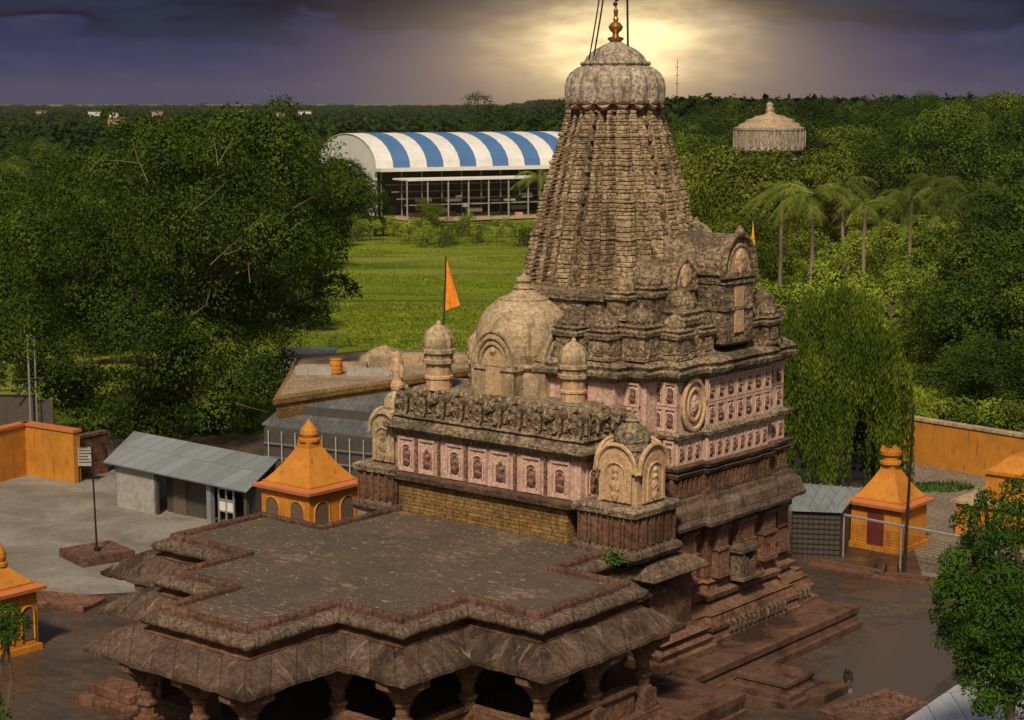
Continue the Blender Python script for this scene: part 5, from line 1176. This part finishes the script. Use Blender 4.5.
def forest():
    r = random.Random(9)
    # right wood: (px, Y, height scale)
    for (px, Y, s) in [(975, 140, .8), (1015, 138, .95), (1040, 150, 1.0), (1005, 150, .95), (1045, 172, 1.1), (985, 128, .7), (1020, 124, .8), (950, 132, .55), (1045, 125, .85), (925, 140, .42), (970, 122, .45), (960, 146, .62), (1000, 118, .5)]:
        p = atY(px, 300, Y); plant(PD, p[0], Y, s, 'broadleaf_tree', 'dark broadleaf tree in the wood above the right orange wall', 'tree', 'dark trees above the right orange wall', r)
    n = 0
    for Y in range(225, 520, 20):
        for px in range(690, 1100, 34):
            x = atY(px + r.uniform(-15, 15), 200, Y)[0]; yy = Y + r.uniform(-8, 8)
            if Y < 262 and px < 840: continue
            if Y < 240 and r.random() < .5: continue
            s = r.uniform(.6, 1.2)
            plant(PD if px > 800 or r.random() < .4 else PO, x, yy, s, 'broadleaf_tree', 'green forest tree in the dense wood right of the spire', 'tree', 'forest trees right of the spire', r); n += 1
    # trees hugging the tower and the haze slope right of spire
    for (px, Y, s) in [(700, 200, 1.15), (730, 195, 1.0), (690, 235, 1.5), (715, 228, 1.4), (745, 190, .75), (700, 180, .8), (830, 215, .8), (722, 178, .6), (780, 196, .5), (735, 240, 1.3), (693, 215, 1.2), (755, 205, .9), (760, 192, .85), (775, 200, .8), (800, 203, .75), (745, 215, 1.2), (815, 204, .7), (738, 203, 1.55), (764, 206, 1.45), (792, 204, 1.5), (712, 206, 1.7), (820, 210, 1.3)]:
        p = atY(px, 200, Y); plant(PO, p[0], Y, s, 'olive_tree', 'pale olive green tree between the spire and the domed tower', 'tree', 'olive green trees between spire and tower', r)
    for (px, Y, s) in [(812, 380, 1.35), (850, 400, 1.2), (888, 350, 1.3), (925, 390, 1.45), (960, 340, 1.3), (1000, 370, 1.5), (1022, 320, 1.35), (775, 420, 1.3), (842, 300, 1.05), (905, 290, 1.15), (735, 400, 1.3)]:
        p = atY(px, 200, Y); plant(PD, p[0], Y, s * .88, 'broadleaf_tree', 'tall tree rising above the rest of the wood on the right skyline', 'tree', 'tall trees on the right skyline', r)
    # round tree on the skyline right of the spire
    p = atY(690, 100, 330); plant(PD, p[0], 330, 1.05, 'broadleaf_tree', 'rounded tree poking above the skyline just right of the spire', 'tree', None, r)
    # left wood behind the big tree
    for Y in range(165, 520, 24):
        for px in range(-60, 330, 40):
            if Y > 300 and px > 290: continue
            x = atY(px + r.uniform(-15, 15), 200, Y)[0]
            if 150 < px and Y < 230 and r.random() < .6: continue
            plant(PD, x, Y + r.uniform(-9, 9), r.uniform(.6, .95), 'broadleaf_tree', 'dark forest tree beyond the big tree on the left', 'tree', 'forest trees beyond the big tree', r); n += 1
    # behind the striped hall
    for Y in (440, 480, 520):
        for px in range(310, 600, 26):
            x = atY(px + r.uniform(-8, 8), 200, Y)[0]; plant(PD if r.random() < .5 else PO, x, Y, r.uniform(.75, 1.0), 'broadleaf_tree', 'green tree standing behind the striped roof hall', 'tree', 'trees behind the striped hall', r)
    x = atY(490, 100, 560)[0]; plant(PD, x, 560, 1.75, 'broadleaf_tree', 'tall spreading tree above the skyline left of the spire', 'tree', None, r); 
    # trees by the hall
    for (px, Y, s, l) in [(338, 312, .95, 'tall dark tree against the left gable of the striped hall'), (352, 300, .8, 'dark tree covering the left end of the striped hall'), (375, 292, .55, 'small dark tree beside the hall end wall'), (430, 300, .42, 'slender green tree in front of the hall posts'), (335, 270, .6, 'dark bushy tree at the left edge of the meadow'), (318, 235, .5, 'low dark tree where the meadow meets the big tree')]:
        p = atY(px, 200, Y); plant(PD, p[0], Y, s, 'broadleaf_tree', l, 'tree', None, r)
    # shrubs at the back of the meadow
    for k in range(26):
        px = 330 + k * 8.5 + r.uniform(-6, 6); Y = r.uniform(268, 296); p = atY(px, 200, Y); plant(PB, p[0], Y, r.uniform(.6, 1.15), 'shrub', 'rounded green shrub in the row at the back of the meadow', 'shrub', 'shrubs along the back of the meadow', r)
    # shrubby slope on the right
    for k in range(120):
        px = r.uniform(745, 945); Y = r.uniform(118, 205); p = atY(px, 200, Y)
        if Y < 150 and px < 900 and r.random() < .3: continue
        plant(PB, p[0], Y, r.uniform(.6, 1.3) * (.8 if Y < 140 else 1), 'shrub', 'leafy green shrub on the slope behind the weeping tree', 'shrub', 'shrubs on the slope right of the temple', r)
    for k in range(14):
        p = at(915 + k * 9 + r.uniform(-3, 3), 418 + r.uniform(-4, 4), 0); plant(PB, p[0], 113 + r.uniform(0, 4), r.uniform(.6, .9), 'shrub', 'low green shrub along the top of the right orange wall', 'shrub', 'shrubs behind the right orange wall', r)
    # shrub patches left edge of terrace
    for (px, py, s) in [(300, 345, .7), (285, 352, .8), (330, 340, .45), (350, 338, .35)]:
        p = at(px, py + 8); plant(PB, p[0], p[1], s, 'shrub', 'dark shrub behind the tan terrace roof', 'shrub', 'shrubs behind the tan terrace', r)
forest()
# far-off wood reading as one mass
def far_wood():
    r = random.Random(12); cl = []
    for k in range(3600):
        t = r.random(); Y = 500 + 3600 * t ** 1.8; x = r.uniform(-.34, .34) * Y + r.uniform(-20, 20)
        h = r.uniform(7, 12.5) + (3 if x > 0 else 0); w_ = r.uniform(5, 9) * (1 + Y / 3500)
        cl.append(((x, Y, terr(x, Y) + h * .45), (w_, w_, h * .6)))
    me = leaves_mesh('far_wood', cl, 2.2, 1.25, 'leaf_dark', 8, asp=.75); o = bpy.data.objects.new('far_wood', me); C.collection.objects.link(o); kind(tag(o, 'far dark green woodland reaching the horizon', 'woodland'), 'stuff')
    for (px, Y) in ((42, 1500), (115, 1300), (158, 1450), (95, 1450), (278, 1300), (118, 900), (245, 1700), (305, 1500)):
        p = atY(px, 105, Y); e = empty('far_house', 'tiny pale house far off among the trees near the left horizon', 'house', (p[0], Y, 0), 0, 'tiny pale houses near the horizon'); w_ = r.uniform(3, 5.5)
        b = MB(); b.box(-w_, w_, -3, 3, 0, 13); b.build('house_wall', 'dome' if px % 2 == 0 else 'white', e); b = MB(); b.box(-w_ - .5, w_ + .5, -3.5, 3.5, 13, 13.4); b.build('house_roof', 'tier', e)
    p = atY(677, 90, 900); b = MB(); b.tube([(0, 0, 0), (0, 0, 42)], .35, 4, .15)
    for z in (30, 34, 38): b.box(-1, 1, -.1, .1, z, z + .25)
    o = b.build('radio_mast', 'iron'); o.location = (p[0], 900, 0); tag(o, 'thin radio mast on the skyline right of the spire', 'mast')
far_wood()
# grass and undergrowth
def cover():
    rs = np.random.RandomState(2); 
    def scatter(name, n, fx, h, wd, mat, label, cat):
        V = []; P = []
        while len(P) < n:
            q = fx()
            if q: P.append(q)
        P = np.array(P); a = rs.uniform(0, 6.28, n); hh = h * rs.uniform(.5, 1.4, n); ww = wd * rs.uniform(.5, 1.3, n)
        dx = np.cos(a) * ww; dy = np.sin(a) * ww; tx = rs.normal(size=n) * hh * .5; ty = rs.normal(size=n) * hh * .5
        V = np.stack([np.stack([P[:, 0] - dx, P[:, 1] - dy, P[:, 2]], 1), np.stack([P[:, 0] + dx, P[:, 1] + dy, P[:, 2]], 1), np.stack([P[:, 0] + tx, P[:, 1] + ty, P[:, 2] + hh], 1)], 1).reshape(-1, 3)
        me = bpy.data.meshes.new(name); me.from_pydata(V.tolist(), [], [(3 * i, 3 * i + 1, 3 * i + 2) for i in range(n)]); me.materials.append(M[mat]); o = bpy.data.objects.new(name, me); C.collection.objects.link(o); kind(tag(o, label, cat), 'stuff')
    r = random.Random(3)
    def f1():
        Y = r.uniform(140, 300); x = atY(r.uniform(250, 560), 200, Y)[0]; 
        if noise.noise(Vector((x * .05, Y * .09, 2))) < .05 and r.random() < .9: return None
        return (x, Y, terr(x, Y))
    M['grass'] = leaf_mat('meadow_grass', (.12, .17, .013), (.19, .25, .02), (.27, .32, .035), 0)
    scatter('meadow_grass', 60000, f1, .13, .10, 'grass', 'bright green meadow grass behind the temple', 'grass')
    def f2():
        Y = r.uniform(112, 230); x = atY(r.uniform(720, 1060), 200, Y)[0]; return (x, Y, terr(x, Y))
    scatter('slope_undergrowth', 60000, f2, .7, .4, 'grass', 'tangled green undergrowth on the slope right of the temple', 'undergrowth')
    # small weeds on the paved terrace
    def f3():
        a = r.uniform(0, 6.28); t = math.sqrt(r.random()); p = at(940 + 34 * t * math.cos(a), 488 + 5 * t * math.sin(a)); return (p[0], p[1], .02)
    scatter('weed_patch', 500, f3, .18, .08, 'weed', 'patch of low weeds on the paved terrace by the right orange wall', 'weeds')
cover()
# palms
def palm_mesh(seed, L_=4.6, nf=22):
    r = random.Random(seed); b = MB()
    for k in range(nf):
        a = k * 2.4 + r.uniform(-.2, .2); up = r.uniform(-.25, 1.15); ln = L_ * r.uniform(.8, 1.08); pts = []
        for j in range(9):
            t = j / 8; rad = ln * (t * math.cos(up * .6) * (1 - .12 * t)); z = ln * (t * math.sin(up) * .9 - .78 * t * t * (1 if up > .3 else .7)); pts.append(Vector((math.cos(a) * rad, math.sin(a) * rad, z)))
        b.tube(pts, .05, 3, .015)
        side = Vector((-math.sin(a), math.cos(a), 0))
        for j in range(34):
            t = .1 + .88 * j / 33; i = min(7, int(t * 8)); p = pts[i].lerp(pts[i + 1], t * 8 - i); d = (pts[i + 1] - pts[i]).normalized(); w_ = (.95 * math.sin(math.pi * min(1, t * .9 + .08)) + .12) * L_ / 4.6
            for s in (-1, 1):
                tip = p + side * s * w_ * .72 + d * w_ * .45 + Vector((0, 0, -w_ * r.uniform(.25, .7))); b.add([p - d * .025, p + d * .035, tip], [(0, 1, 2)])
    o = b.build('palm_crown', 'leaf_palm', fix=False); m_ = o.data; bpy.data.objects.remove(o); return m_
pc = [palm_mesh(1), palm_mesh(2), palm_mesh(3)]
for i, (px, pyb, pyt, Y, s, l) in enumerate([(812, 252, 196, 172, 1.0, 'bright slender palm with straight pale trunk right of the gable'), (782, 250, 190, 178, .85, 'palm half hidden behind the brightest palm'), (866, 250, 205, 180, .8, 'palm with drooping left fronds in the middle of the grove'),
                                      (912, 250, 200, 176, 1.0, 'leafy palm with dark trunk in the middle right of the grove'), (968, 245, 193, 172, 1.25, 'largest palm with wide spreading fronds at right'), (540, 235, 178, 250, .9, 'pale palm beside the left flank of the spire'),(935, 235, 185, 190, 1.0, 'palm crown behind the two right palms'), (845, 235, 186, 200, .9, 'small distant palm above the middle of the grove'), (1000, 235, 200, 168, 1.1, 'palm at the right edge of the grove behind the dark trees')]):
    t = Vector(atY(px, pyt, Y)); zb = terr(t.x, Y); b = MB(); h = t.z - zb; b.tube([(0, 0, 0), (.15, 0, h * .5), (0, 0, h)], .22, 8, .15); o = b.build('palm_trunk', 'palmbark'); tm = o.data; bpy.data.objects.remove(o)
    s *= 1.25; e = empty('palm_tree', l, 'palm', (t.x, Y, zb), i * 1.3, 'palms right of the temple' if px > 600 else None); o = bpy.data.objects.new('trunk', tm); C.collection.objects.link(o); o.parent = e
    c = bpy.data.objects.new('crown', pc[i % 3]); C.collection.objects.link(c); c.parent = e; c.location = (0, 0, h); c.scale = (s, s, s)
# near trees
def near_trees():
    r = random.Random(8); Y = 46; base = Vector(atY(1015, 600, Y)); base.z = 0; cl = []
    for (px, py, w_) in [(990, 705, .7), (1030, 700, 1.0), (1010, 640, 1.1), (970, 615, .8), (1000, 585, 1.0), (975, 688, .5), (950, 590, .6), (968, 520, .5), (948, 640, .5), (980, 675, .8), (1015, 690, .8), (955, 560, .5), (985, 500, .4), (985, 560, 1.1), (1010, 530, 1.0), (960, 600, .9), (995, 620, 1.2), (970, 640, .9), (1000, 660, 1.0), (1030, 600, 1.5), (1020, 500, .8), (955, 575, .5), (1035, 660, 1.2), (975, 545, .6), (965, 660, .45), (1000, 690, .5), (940, 618, .35)]:
        p = Vector(atY(px, py, Y + r.uniform(-.7, .7))) - base; cl.append((tuple(p), (w_ * .75,) * 3))
    for k in range(70):
        c, rad = cl[r.randrange(27)]; a, t = r.uniform(0, 6.28), r.uniform(-1, 1); cl.append(((c[0] + math.cos(a) * rad[0] * .9, c[1] + math.sin(a) * rad[0] * .9, c[2] + t * rad[0] * .8), (rad[0] * .4,) * 3))
    me = leaves_mesh('near_crown', cl, 2600, .058, 'leaf_near', 5, asp=.42, droop=.7); tm = limb_mesh('near_trunk', 8.5, .2, [c for c, _ in cl[:21] if c[2] > 6.6], 'bark', seed=5, sp=.78)
    tree('leafy_tree', base, me, tm, 'bright green leafy tree at the bottom right edge of the photo')
    Y = 52; base = Vector(atY(-8, 650, Y)); base.z = 0; cl = []
    for (px, py, w_) in [(5, 615, .5), (-15, 620, .6), (18, 624, .42), (-5, 640, .5), (8, 636, .45)]:
        cl.append((tuple(Vector(atY(px, py, Y)) - base), (w_, w_, w_ * .7)))
    me = leaves_mesh('edge_crown', cl, 3200, .06, 'leaf_near', 6, asp=.3, droop=.3); tree('small_tree', base, me, limb_mesh('edge_trunk', 5, .1, [c for c, _ in cl], seed=6), 'dark green treetop at the left edge in front of the cut off shrine')
    Y = 40; base = Vector(atY(0, 715, Y)); base.z = 0; cl = [(tuple(Vector(atY(px, py, Y)) - base), (w_,) * 3) for px, py, w_ in ((0, 712, .25), (-8, 700, .25), (4, 725, .3))]
    me = leaves_mesh('tip_crown', cl, 1200, .06, 'leaf_near', 7, asp=.4); tree('small_tree', base, me, limb_mesh('tip_trunk', 5, .08, [c for c, _ in cl], seed=7), 'light green leafy tip in the bottom left corner')
near_trees()

# haze: even air round the whole place
def haze():
    b = MB(); b.box(-1600, 1600, -60, 4600, -6, 60); m_ = bpy.data.materials.new('air'); m_.use_nodes = True; nt = m_.node_tree; nt.nodes.remove(nt.nodes['Principled BSDF'])
    v = nt.nodes.new('ShaderNodeVolumePrincipled'); v.inputs['Density'].default_value = .00007; v.inputs['Color'].default_value = (.95, .86, .75, 1); v.inputs['Anisotropy'].default_value = .35
    nt.links.new(v.outputs[0], nt.nodes['Material Output'].inputs['Volume'])
    o = b.build('haze', m_); kind(o, 'stuff'); o['label'] = 'thin warm evening haze over the whole place'; o['category'] = 'haze'
haze()
